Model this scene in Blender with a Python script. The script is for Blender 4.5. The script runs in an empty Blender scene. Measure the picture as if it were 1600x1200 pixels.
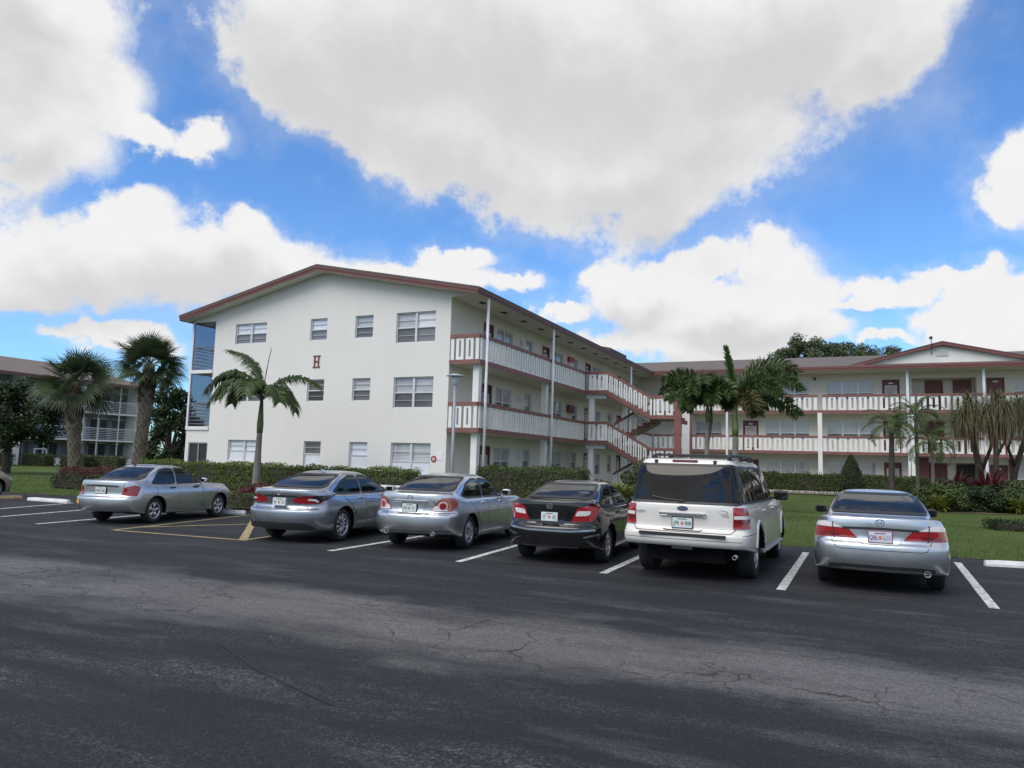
import bpy, bmesh, math, random
import numpy as np
from math import sin, cos, pi, radians, sqrt, atan2, hypot
from mathutils import Vector, Matrix
from mathutils.bvhtree import BVHTree
from mathutils.geometry import delaunay_2d_cdt
random.seed(7)
scene = bpy.context.scene
col = scene.collection

# ------------------------------------------------------------------ camera frame
FPX, PITCH, ROLL, CAMH = 1154.72, 0.105489, 0.0287936, 1.75
OX, OY, YAW = -2.48734, 28.7876, -0.4377348     # corner of the gabled building; u along its gable, v along its walkway
CU, SU = cos(YAW), sin(YAW)
def W(u, v, z=0.0):
    return (OX + u*CU - v*SU, OY + u*SU + v*CU, z)
def ray(x, y):
    a, b = x-800, y-600
    cr, sr = cos(ROLL), sin(ROLL)
    px, py = a*cr+b*sr, -a*sr+b*cr
    dx, dz = px/FPX, -py/FPX
    cp, sp = cos(PITCH), sin(PITCH)
    return Vector((dx, cp-dz*sp, sp+dz*cp))
def at_depth(x, y, d):
    r = ray(x, y)
    return Vector((0, 0, CAMH)) + r*(d/r.y)
def UV(X, Y):
    X -= OX; Y -= OY
    return X*CU+Y*SU, -X*SU+Y*CU

# ------------------------------------------------------------------ terrain
EDGE_V = -6.35
def ground_z(X, Y):
    u, v = UV(X, Y)
    t = (v-EDGE_V)
    if t <= 0: return 0.0
    e = min(1.0, t/5.0)
    return 0.03 + 0.22*e*e*(3-2*e)
def on_ground(x, y):
    r = ray(x, y); z = 0.0
    for _ in range(12):
        t = (z-CAMH)/r.z
        P = r*t; z = ground_z(P.x, P.y)
    return Vector((P.x, P.y, z))
def spot(x, d):
    "ground point seen in photo column x at distance d"
    r = ray(x, 740); s = d/r.y
    X, Y = r.x*s, d
    return Vector((X, Y, ground_z(X, Y)))

# ------------------------------------------------------------------ object helpers
def tag(o, label=None, cat=None, group=None, kind=None):
    if label: o['label'] = label
    if cat: o['category'] = cat
    if group: o['group'] = group
    if kind: o['kind'] = kind
    return o
def empty(name, loc=(0, 0, 0), rz=0.0, parent=None):
    o = bpy.data.objects.new(name, None); col.objects.link(o)
    o.location = loc; o.rotation_euler = (0, 0, rz); o.empty_display_size = .2
    if parent: o.parent = parent
    return o
def thing(name, label, cat, loc=(0, 0, 0), rz=0.0, group=None):
    return tag(empty(name, loc, rz), label, cat, group)
def copy_tree(o, parent=None):
    c = o.copy(); col.objects.link(c)
    c.parent = parent
    for ch in list(o.children): copy_tree(ch, c)
    return c

class MB:
    "collects shapes; build() links them as one mesh object"
    def __init__(s): s.v = []; s.f = []; s.m = []; s.cur = 0; s.sm = []; s.smooth = False
    def add(s, vs, fs):
        n = len(s.v); s.v += [tuple(p) for p in vs]
        for f in fs:
            s.f.append(tuple(i+n for i in f)); s.m.append(s.cur); s.sm.append(s.smooth)
    def quad(s, a, b, c, d): s.add([a, b, c, d], [(0, 1, 2, 3)])
    def tri(s, a, b, c): s.add([a, b, c], [(0, 1, 2)])
    def box(s, x0, x1, y0, y1, z0, z1):
        s.hexa([(x0, y0, z0), (x1, y0, z0), (x1, y1, z0), (x0, y1, z0), (x0, y0, z1), (x1, y0, z1), (x1, y1, z1), (x0, y1, z1)])
    def hexa(s, p):
        s.add(p, [(0, 3, 2, 1), (4, 5, 6, 7), (0, 1, 5, 4), (1, 2, 6, 5), (2, 3, 7, 6), (3, 0, 4, 7)])
    def bbox(s, x0, x1, y0, y1, z0, z1, b=.02):
        "box with chamfered edges"
        x0, x1 = min(x0, x1), max(x0, x1); y0, y1 = min(y0, y1), max(y0, y1)
        vs = []
        for zz, k in ((z0, 1), (z0+b, 0), (z1-b, 0), (z1, 1)):
            i = b if k else 0
            vs += [(x0+b, y0+i, zz), (x1-b, y0+i, zz), (x1-i, y0+b, zz), (x1-i, y1-b, zz), (x1-b, y1-i, zz), (x0+b, y1-i, zz), (x0+i, y1-b, zz), (x0+i, y0+b, zz)]
        fs = [tuple(reversed(range(8))), tuple(range(24, 32))]
        for r in range(3):
            for k in range(8): fs.append((r*8+k, r*8+(k+1) % 8, r*8+8+(k+1) % 8, r*8+8+k))
        s.add(vs, fs)
    def prism(s, pts, d0, d1, plane='xz'):
        "extrude a polygon given in a plane between offsets d0 and d1"
        n = len(pts)
        def P(a, b, d): return {'xz': (a, d, b), 'yz': (d, a, b), 'xy': (a, b, d)}[plane]
        vs = [P(a, b, d0) for a, b in pts]+[P(a, b, d1) for a, b in pts]
        fs = [tuple(range(n)), tuple(reversed(range(n, 2*n)))]+[(i, i+n, (i+1) % n+n, (i+1) % n) for i in range(n)]
        s.add(vs, fs)
    def tube(s, pts, rad, n=8, caps=True):
        pts = [Vector(p) for p in pts]
        if not isinstance(rad, (list, tuple)): rad = [rad]*len(pts)
        rings = []; up = None
        for i, p in enumerate(pts):
            d = (pts[min(i+1, len(pts)-1)]-pts[max(i-1, 0)]).normalized()
            if up is None:
                up = Vector((0, 0, 1)) if abs(d.z) < .9 else Vector((1, 0, 0))
            a = d.cross(up).normalized(); b = a.cross(d).normalized(); up = b
            rings.append([p+(a*cos(2*pi*k/n)+b*sin(2*pi*k/n))*rad[i] for k in range(n)])
        vs = [q for r in rings for q in r]; fs = []
        for i in range(len(pts)-1):
            for k in range(n): fs.append((i*n+k, i*n+(k+1) % n, (i+1)*n+(k+1) % n, (i+1)*n+k))
        if caps: fs += [tuple(reversed(range(n))), tuple(range((len(pts)-1)*n, len(pts)*n))]
        s.add(vs, fs)
    def lathe(s, prof, c=(0, 0, 0), n=20, axis='z'):
        vs = []; fs = []
        for r, h in prof:
            for k in range(n):
                a = 2*pi*k/n
                x, y, z = r*cos(a), r*sin(a), h
                if axis == 'y': x, y, z = x, h, y
                vs.append((x+c[0], y+c[1], z+c[2]))
        for i in range(len(prof)-1):
            for k in range(n): fs.append((i*n+k, i*n+(k+1) % n, (i+1)*n+(k+1) % n, (i+1)*n+k))
        s.add(vs, fs)
    def build(s, name, mat, parent=None, loc=None, smooth=None):
        me = bpy.data.meshes.new(name)
        me.from_pydata(s.v, [], s.f)
        for m in (mat if isinstance(mat, (list, tuple)) else [mat]): me.materials.append(m)
        me.polygons.foreach_set('material_index', s.m)
        me.polygons.foreach_set('use_smooth', [bool(smooth)]*len(s.f) if smooth is not None else s.sm)
        me.update()
        o = bpy.data.objects.new(name, me); col.objects.link(o)
        if parent: o.parent = parent
        if loc: o.location = loc
        return o

# ------------------------------------------------------------------ materials
class NT:
    def __init__(s, mat):
        s.t = mat.node_tree; s.n = s.t.nodes; s.l = s.t.links
    def add(s, typ, ins=None, **kw):
        nd = s.n.new(typ)
        for k, v in kw.items(): setattr(nd, k, v)
        for k, v in (ins or {}).items():
            if hasattr(v, 'is_linked') or v.__class__.__name__.startswith('NodeSocket'): s.l.new(v, nd.inputs[k])
            else: nd.inputs[k].default_value = v
        return nd
    def link(s, a, b): s.l.new(a, b)
def c4(c): return (c[0], c[1], c[2], 1.0)
def mat(name, rgb, rough=.6, metal=0.0, var=0.0, vscale=3.0, bump=0.0, bscale=40.0, coat=0.0, spec=.5, dirt=None, coord='Object', detail=4.0):
    "principled material with noise variation in colour, and bump"
    m = bpy.data.materials.new(name); m.use_nodes = True
    t = NT(m); b = t.n['Principled BSDF']
    b.inputs['Base Color'].default_value = c4(rgb); b.inputs['Roughness'].default_value = rough
    b.inputs['Metallic'].default_value = metal; b.inputs['Specular IOR Level'].default_value = spec
    if coat: b.inputs['Coat Weight'].default_value = coat; b.inputs['Coat Roughness'].default_value = .03
    tc = None
    if var or bump: tc = t.add('ShaderNodeTexCoord')
    if var:
        nz = t.add('ShaderNodeTexNoise', {'Vector': tc.outputs[coord], 'Scale': vscale, 'Detail': detail, 'Roughness': .6})
        mx = t.add('ShaderNodeMix', {'Factor': nz.outputs['Fac']}, data_type='RGBA')
        lo = dirt if dirt else tuple(x*(1-var) for x in rgb)
        hi = rgb if dirt else tuple(min(1, x*(1+var)) for x in rgb)
        rp = t.add('ShaderNodeMapRange', {0: nz.outputs['Fac'], 1: .3, 2: .7, 3: 0., 4: 1.})
        t.link(rp.outputs[0], mx.inputs[0])
        mx.inputs[6].default_value = c4(lo); mx.inputs[7].default_value = c4(hi)
        t.link(mx.outputs[2], b.inputs['Base Color'])
    if bump:
        n2 = t.add('ShaderNodeTexNoise', {'Vector': tc.outputs[coord], 'Scale': bscale, 'Detail': 3.0})
        bp = t.add('ShaderNodeBump', {'Strength': bump, 'Distance': .02, 'Height': n2.outputs['Fac']})
        t.link(bp.outputs[0], b.inputs['Normal'])
    return m
def leafmat(name, c1, c2, rough=.5, trans=.25, scale=1.5):
    "leaf: colour varies from clump to clump, some light passes through"
    m = bpy.data.materials.new(name); m.use_nodes = True
    t = NT(m); b = t.n['Principled BSDF']; out = t.n['Material Output']
    tc = t.add('ShaderNodeTexCoord')
    nz = t.add('ShaderNodeTexNoise', {'Vector': tc.outputs['Object'], 'Scale': scale, 'Detail': 6.0, 'Roughness': .75})
    rp = t.add('ShaderNodeMapRange', {0: nz.outputs['Fac'], 1: .32, 2: .68, 3: 0., 4: 1.})
    mx = t.add('ShaderNodeMix', {'Factor': rp.outputs[0]}, data_type='RGBA')
    mx.inputs[6].default_value = c4(c1); mx.inputs[7].default_value = c4(c2)
    t.link(mx.outputs[2], b.inputs['Base Color']); b.inputs['Roughness'].default_value = rough
    b.inputs['Specular IOR Level'].default_value = .35
    tr = t.add('ShaderNodeBsdfTranslucent'); t.link(mx.outputs[2], tr.inputs['Color'])
    ms = t.add('ShaderNodeMixShader', {0: trans, 1: b.outputs[0], 2: tr.outputs[0]})
    t.link(ms.outputs[0], out.inputs['Surface'])
    return m
def glassmat(name, tint, body=(.02, .022, .025), clear=.6, rough=.02, ior=1.5):
    "thin tinted glass: part see-through, part dark body, mirror by fresnel"
    m = bpy.data.materials.new(name); m.use_nodes = True
    t = NT(m); out = t.n['Material Output']; b = t.n['Principled BSDF']
    b.inputs['Base Color'].default_value = c4(body); b.inputs['Roughness'].default_value = .4; b.inputs['Specular IOR Level'].default_value = 0
    tr = t.add('ShaderNodeBsdfTransparent', {'Color': c4(tint)})
    m1 = t.add('ShaderNodeMixShader', {0: clear, 1: b.outputs[0], 2: tr.outputs[0]})
    gl = t.add('ShaderNodeBsdfGlossy', {'Roughness': rough, 'Color': (1, 1, 1, 1)})
    ge = t.add('ShaderNodeNewGeometry'); f0 = ((ior-1)/(ior+1))**2
    dp = t.add('ShaderNodeVectorMath', {0: ge.outputs['Incoming'], 1: ge.outputs['Normal']}, operation='DOT_PRODUCT').outputs['Value']
    ab = t.add('ShaderNodeMath', {0: dp}, operation='ABSOLUTE').outputs[0]
    om = t.add('ShaderNodeMath', {0: 1.0, 1: ab}, operation='SUBTRACT').outputs[0]
    pw = t.add('ShaderNodeMath', {0: om, 1: 5.0}, operation='POWER').outputs[0]
    fr = t.add('ShaderNodeMath', {0: pw, 1: 1-f0, 2: f0}, operation='MULTIPLY_ADD')
    m2 = t.add('ShaderNodeMixShader', {0: fr.outputs[0], 1: m1.outputs[0], 2: gl.outputs[0]})
    t.link(m2.outputs[0], out.inputs['Surface'])
    return m

M = {}
def stucco(name, rgb, stain=(.5, .49, .46), amount=.35):
    m = bpy.data.materials.new(name); m.use_nodes = True
    t = NT(m); b = t.n['Principled BSDF']; b.inputs['Roughness'].default_value = .85; b.inputs['Specular IOR Level'].default_value = .2
    tc = t.add('ShaderNodeTexCoord')
    mp = t.add('ShaderNodeMapping', {'Vector': tc.outputs['Object'], 'Scale': (.9, .9, .12)})
    nz = t.add('ShaderNodeTexNoise', {'Vector': mp.outputs[0], 'Scale': 2.2, 'Detail': 6.0, 'Roughness': .65})
    n3 = t.add('ShaderNodeTexNoise', {'Vector': tc.outputs['Object'], 'Scale': .35, 'Detail': 3.0})
    ad = t.add('ShaderNodeMath', {0: nz.outputs['Fac'], 1: n3.outputs['Fac']}, operation='MULTIPLY')
    rp = t.add('ShaderNodeMapRange', {0: ad.outputs[0], 1: .22, 2: .42, 3: 0., 4: amount})
    mx = t.add('ShaderNodeMix', {'Factor': rp.outputs[0]}, data_type='RGBA')
    mx.inputs[6].default_value = c4(rgb); mx.inputs[7].default_value = c4(stain)
    t.link(mx.outputs[2], b.inputs['Base Color'])
    n2 = t.add('ShaderNodeTexNoise', {'Vector': tc.outputs['Object'], 'Scale': 30.0, 'Detail': 4.0})
    bp = t.add('ShaderNodeBump', {'Strength': .25, 'Distance': .01, 'Height': n2.outputs['Fac']})
    t.link(bp.outputs[0], b.inputs['Normal'])
    return m
M['white_wall'] = stucco('white_stucco', (.745, .73, .685), (.62, .605, .56), .20)
M['cream_wall'] = stucco('cream_stucco', (.69, .655, .58), (.56, .52, .45), .35)  # cream, toned down to deepen the shade under the walkways
M['soffit'] = mat('soffit_paint', (.68, .65, .58), .8, var=.05)  # lowered with the cream wall, walkway shade put into the colour
M['trim'] = mat('brown_red_trim', (.212, .088, .078), .6, var=.18, vscale=2.5)
M['trim_roof'] = mat('brown_roof_trim', (.155, .058, .052), .6, var=.18, vscale=2.5)
M['trim_dark'] = mat('dark_red_trim', (.17, .055, .05), .6, var=.15)
M['door'] = mat('maroon_door', (.16, .045, .042), .5, var=.1)
M['white_paint'] = mat('white_paint', (.83, .82, .79), .5, var=.06, vscale=1.5, dirt=(.72, .71, .68))
M['metal_white'] = mat('white_metal', (.72, .74, .76), .4, var=.06)
M['alu'] = mat('aluminium_frame', (.60, .61, .62), .4, var=.05)
M['grey_metal'] = mat('grey_metal', (.30, .32, .34), .45, var=.1)
M['dark'] = mat('dark_interior', (.03, .03, .032), .8)
M['shingle'] = None
def shingle(name, c1, c2):
    m = bpy.data.materials.new(name); m.use_nodes = True
    t = NT(m); b = t.n['Principled BSDF']; b.inputs['Roughness'].default_value = .9
    tc = t.add('ShaderNodeTexCoord')
    br = t.add('ShaderNodeTexBrick', {'Vector': tc.outputs['Object'], 'Color1': c4(c1), 'Color2': c4(c2), 'Mortar': c4(tuple(x*.6 for x in c1)), 'Scale': 1.0, 'Mortar Size': .01, 'Brick Width': .3, 'Row Height': .14})
    nz = t.add('ShaderNodeTexNoise', {'Vector': tc.outputs['Object'], 'Scale': .8, 'Detail': 6.0})
    mx = t.add('ShaderNodeMix', {'Factor': nz.outputs['Fac'], 6: br.outputs['Color']}, data_type='RGBA')
    mx.inputs[7].default_value = c4(tuple(x*.7 for x in c2))
    t.link(mx.outputs[2], b.inputs['Base Color'])
    return m
M['shingle'] = shingle('grey_brown_shingles', (.135, .112, .098), (.175, .148, .13))
M['shingle_dark'] = shingle('dark_shingle_edge', (.10, .095, .09), (.13, .12, .115))
def blindmat(name, rgb, dark, scale):
    m = bpy.data.materials.new(name); m.use_nodes = True
    t = NT(m); b = t.n['Principled BSDF']; b.inputs['Roughness'].default_value = .6
    tc = t.add('ShaderNodeTexCoord')
    wv = t.add('ShaderNodeTexWave', {'Vector': tc.outputs['Object'], 'Scale': scale, 'Distortion': 0.4, 'Detail': 1.0}, bands_direction='Z')
    mx = t.add('ShaderNodeMix', {'Factor': wv.outputs['Fac']}, data_type='RGBA')
    mx.inputs[6].default_value = c4(dark); mx.inputs[7].default_value = c4(rgb)
    t.link(mx.outputs[2], b.inputs['Base Color'])
    bp = t.add('ShaderNodeBump', {'Strength': .6, 'Distance': .02, 'Height': wv.outputs['Fac']}); t.link(bp.outputs[0], b.inputs['Normal'])
    return m
M['blind_white'] = blindmat('white_blind', (.88, .88, .90), (.80, .80, .83), 5.5)
M['blind_grey'] = blindmat('grey_blind', (.56, .57, .57), (.44, .45, .46), 5.5)
M['blind_beige'] = blindmat('beige_blind', (.56, .54, .52), (.46, .45, .44), 4.0)
M['curtain'] = mat('curtain', (.42, .40, .39), .8, var=.2, vscale=2)
M['curtain_dark'] = mat('dark_curtain', (.10, .09, .095), .8, var=.3, vscale=2)
M['shutter'] = mat('white_shutter', (.70, .72, .76), .5, var=.05)
M['pane'] = glassmat('window_glass', (.97, .98, 1.0), clear=1.0, ior=1.6)
M['screen'] = glassmat('window_screen', (.60, .61, .64), body=(.14, .145, .15), clear=.78, ior=1.35)
M['porch_screen'] = glassmat('porch_screen_mesh', (.58, .60, .64), body=(.05, .055, .065), clear=.82, ior=1.15)
M['red'] = mat('red_sign_paint', (.42, .03, .04), .5)
M['paper'] = mat('white_paper', (.75, .75, .8), .7, var=.05)
M['conc'] = mat('concrete', (.42, .41, .39), .85, var=.15, vscale=3, bump=.2)
# ------------------------------------------------------------------ camera
cam_d = bpy.data.cameras.new('camera'); cam = bpy.data.objects.new('camera', cam_d); col.objects.link(cam)
cam_d.sensor_width = 36; cam_d.lens = 36*FPX/1600; cam_d.clip_end = 3000; cam_d.clip_start = .1
_cp, _sp, _cr, _sr = cos(PITCH), sin(PITCH), cos(ROLL), sin(ROLL)
_R = Vector((1, 0, 0)); _U = Vector((0, -_sp, _cp)); _F = Vector((0, _cp, _sp))
_Rc = _R*_cr+_U*_sr; _Uc = _U*_cr-_R*_sr
cam.matrix_world = Matrix(((_Rc.x, _Uc.x, -_F.x, 0), (_Rc.y, _Uc.y, -_F.y, 0), (_Rc.z, _Uc.z, -_F.z, CAMH), (0, 0, 0, 1)))
scene.camera = cam

# ------------------------------------------------------------------ light
SUN_EL, SUN_AZ = radians(50), radians(228)      # compass-like: 0 = +Y, clockwise
sd = Vector((sin(SUN_AZ)*cos(SUN_EL), cos(SUN_AZ)*cos(SUN_EL), sin(SUN_EL)))
sl = bpy.data.lights.new('sun', 'SUN'); sun = bpy.data.objects.new('sun', sl); col.objects.link(sun)
sl.energy = 2.0; sl.angle = radians(48); sl.color = (1.0, .93, .83)
sun.rotation_euler = sd.to_track_quat('Z', 'Y').to_euler()
scene.view_settings.view_transform = 'Standard'; scene.view_settings.look = 'None'
scene.view_settings.exposure = 0.32; scene.view_settings.gamma = 1

# ------------------------------------------------------------------ sky with clouds
world = bpy.data.worlds.new('World'); scene.world = world; world.use_nodes = True
wt = NT(world); bg = wt.n['Background']; BGS = .1
bg.inputs['Strength'].default_value = BGS
skyt = wt.add('ShaderNodeTexSky', sky_type='NISHITA'); skyt.sun_disc = False
skyt.sun_elevation = SUN_EL; skyt.sun_rotation = SUN_AZ; skyt.altitude = 0; skyt.air_density = 1.0; skyt.dust_density = .4; skyt.ozone_density = 2.5
wtc = wt.add('ShaderNodeTexCoord'); gen = wtc.outputs['Generated']
sep = wt.add('ShaderNodeSeparateXYZ', {0: gen})
def wm(op, a, b=None, c=None):
    d = {0: a}
    if b is not None: d[1] = b
    if c is not None: d[2] = c
    return wt.add('ShaderNodeMath', d, operation=op).outputs[0]
az = wm('ARCTAN2', sep.outputs[0], sep.outputs[1]); el = wm('ARCSINE', sep.outputs[2])
ae = wt.add('ShaderNodeCombineXYZ', {0: az, 1: el}).outputs[0]
def wnoise(vec, scale, detail, rough=.55):
    return wt.add('ShaderNodeTexNoise', {'Vector': vec, 'Scale': scale, 'Detail': detail, 'Roughness': rough})
def vmath(op, a, b=None, s=None):
    d = {0: a}
    if b is not None: d[1] = b
    if s is not None: d['Scale'] = s
    return wt.add('ShaderNodeVectorMath', d, operation=op).outputs[0]
# warp of the cloud outlines, coarse and fine
n1 = wnoise(gen, 6.0, 3.0, .5)
wv1 = vmath('SCALE', vmath('SUBTRACT', n1.outputs['Color'], (.5, .5, .5)), s=.12)
n2 = wnoise(gen, 24.0, 5.0, .58)
wv2 = vmath('SCALE', vmath('SUBTRACT', n2.outputs['Color'], (.5, .5, .5)), s=.05)
warped = vmath('ADD', vmath('ADD', ae, wv1), wv2)
def pix_dir(x, y):
    r = ray(x, y).normalized()
    return atan2(r.x, r.y), math.asin(r.z)
# (x, y, radius x, radius y, turn in degrees) of each cloud heap, in degrees of the photo's field
CLOUDS = [
 (620, 60, 330, 130, 0), (900, 110, 480, 190, 0), (1200, 60, 300, 130, 20), (760, 230, 380, 110, -20), (960, 270, 260, 95, 0), (520, 120, 220, 110, -30), (1090, 200, 200, 130, 0),
 (1380, 40, 140, 80, 25), (1010, 310, 130, 60, 0),
 (40, 70, 135, 120, 0), (120, 125, 90, 80, 0), (40, 190, 110, 90, 0), (10, 260, 70, 60, 0), (190, 195, 75, 26, -12), (40, 0, 140, 60, 0),
 (305, 225, 60, 30, 0),
 (205, 345, 75, 55, 0), (120, 410, 160, 80, 0), (300, 410, 200, 75, 0), (480, 430, 200, 70, 0), (640, 430, 170, 45, 0), (700, 395, 80, 25, 0), (60, 430, 140, 55, 0),  (385, 365, 60, 40, 0), (150, 520, 80, 20, 0), (200, 535, 90, 30, 0), (790, 445, 60, 22, 0), 
 (880, 480, 60, 18, 0), (1000, 455, 110, 55, 0), (1080, 420, 95, 35, 0), (1200, 430, 95, 55, 0), (1250, 460, 80, 55, 0), (1120, 490, 200, 45, 0), (1090, 540, 190, 55, 0), (1240, 520, 110, 40, 0), (960, 540, 110, 30, 0), (1290, 455, 40, 35, 0),
 (1400, 450, 70, 24, -8), (1490, 428, 80, 22, -5), (1560, 445, 70, 22, 0), (1350, 470, 40, 10, 0),
 (1510, 500, 75, 40, 0), (1580, 490, 90, 45, 0), (1560, 530, 140, 40, 0),
 (1590, 300, 70, 50, 10), (1640, 270, 80, 60, 0), (1370, 535, 60, 14, 0),
]
def blob_field(vec, least=0):
    acc = None
    for x, y, rx, ry, rot in CLOUDS:
        if rx < least: continue
        a0, e0 = pix_dir(x, y)
        k = cos(e0)
        sx = rx/FPX*1.0/max(.4, k)*.92; sy = ry/FPX*.92
        mp = wt.add('ShaderNodeMapping', {'Vector': vec, 'Location': (a0, e0, 0), 'Rotation': (0, 0, radians(rot)), 'Scale': (sx, sy, 1)}, vector_type='TEXTURE')
        L = wt.add('ShaderNodeVectorMath', {0: mp.outputs[0]}, operation='LENGTH').outputs['Value']
        acc = L if acc is None else wt.add('ShaderNodeMath', {0: acc, 1: L, 2: .25}, operation='SMOOTH_MIN').outputs[0]
    return wm('SUBTRACT', 1.0, acc)
base = blob_field(warped)
# free clouds everywhere outside the photo's field (they light the place and show in the car glass)
fv = wt.add('ShaderNodeMapping', {'Vector': gen, 'Location': (3.1, 1.7, .4), 'Scale': (1.0, 1.0, 1.9)}).outputs[0]
fn = wnoise(fv, 2.3, 7.0, .55).outputs['Fac']
free = wm('MULTIPLY_ADD', fn, 4.5, -2.05)
# weight: 0 inside the photographed field, 1 behind
inx = wt.add('ShaderNodeMapRange', {0: wm('ABSOLUTE', az), 1: .72, 2: 1.0, 3: 0., 4: 1.}).outputs[0]
iny = wt.add('ShaderNodeMapRange', {0: el, 1: .66, 2: .85, 3: 0., 4: 1.}).outputs[0]
wfree = wm('MAXIMUM', inx, iny)
dens = wm('ADD', wm('MULTIPLY', base, wm('SUBTRACT', 1.0, wfree)), wm('MULTIPLY', free, wfree))
fine = wnoise(gen, 12.0, 10.0, .66).outputs['Fac']
dens2 = wm('MULTIPLY_ADD', wm('SUBTRACT', fine, .5), 1.35, dens)
soft0 = wnoise(gen, 4.5, 6.0, .6).outputs['Fac']
cover = wt.add('ShaderNodeMapRange', {0: dens2, 1: -.07, 2: .34, 3: 0., 4: 1.}, interpolation_type='SMOOTHSTEP').outputs[0]
veil = wt.add('ShaderNodeMapRange', {0: wm('MULTIPLY_ADD', wm('SUBTRACT', soft0, .5), 1.6, dens2), 1: -.50, 2: .30, 3: 0., 4: .22}, interpolation_type='SMOOTHSTEP').outputs[0]
cover = wm('MAXIMUM', cover, veil)
# brightness of the cloud: bright rims and tops, greyer in the thick middle and base
up = wt.add('ShaderNodeVectorMath', {0: warped, 1: (0.0, .036, 0)}, operation='ADD').outputs[0]
above = blob_field(up, 105)                  # how much cloud lies over this point: undersides are greyer than tops
soft = wnoise(gen, 2.4, 3.0, .45).outputs['Fac']
lump = wnoise(gen, 9.0, 6.0, .6).outputs['Fac']
abv = wm('ADD', wm('MULTIPLY', above, wm('SUBTRACT', 1.0, wfree)), wm('MULTIPLY', free, wfree))
th0 = wm('ADD', wm('MULTIPLY_ADD', wm('SUBTRACT', soft, .5), 1.4, abv), wm('MULTIPLY', wm('SUBTRACT', lump, .5), 1.1))
thick = wt.add('ShaderNodeMapRange', {0: th0, 1: -.05, 2: .95, 3: 0., 4: 1.}, interpolation_type='SMOOTHSTEP').outputs[0]
thick = wm('MULTIPLY', thick, wt.add('ShaderNodeMapRange', {0: el, 1: .12, 2: .52, 3: .85, 4: 1.0}).outputs[0])
billow = wt.add('ShaderNodeMapRange', {0: wnoise(gen, 30.0, 4.0, .55).outputs['Fac'], 1: .35, 2: .65, 3: .985, 4: 1.01}).outputs[0]
ramp = wt.add('ShaderNodeMix', {0: thick}, data_type='RGBA')
CLB = 6.75
ramp.inputs[6].default_value = (1.06*CLB, 1.06*CLB, 1.06*CLB, 1); ramp.inputs[7].default_value = (.775*CLB, .775*CLB, .79*CLB, 1)
cc = wt.add('ShaderNodeVectorMath', {0: ramp.outputs[2], 'Scale': billow}, operation='SCALE').outputs[0]
# the veiled sun brightens the cloud round it
dt = wt.add('ShaderNodeVectorMath', {0: gen, 1: tuple(sd)}, operation='DOT_PRODUCT').outputs['Value']
glow = wm('MULTIPLY', wm('POWER', wm('MAXIMUM', dt, 0.0), 8.0), .6)
cc = wt.add('ShaderNodeVectorMath', {0: cc, 'Scale': wm('ADD', glow, 1.0)}, operation='SCALE').outputs[0]
skyc = wt.add('ShaderNodeMix', {0: 1.0, 6: skyt.outputs[0], 7: (.82, 1.20, 1.60, 1)}, data_type='RGBA', blend_type='MULTIPLY')
fin = wt.add('ShaderNodeMix', {0: cover, 6: skyc.outputs[2], 7: cc}, data_type='RGBA')
wt.link(fin.outputs[2], bg.inputs['Color'])

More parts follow.
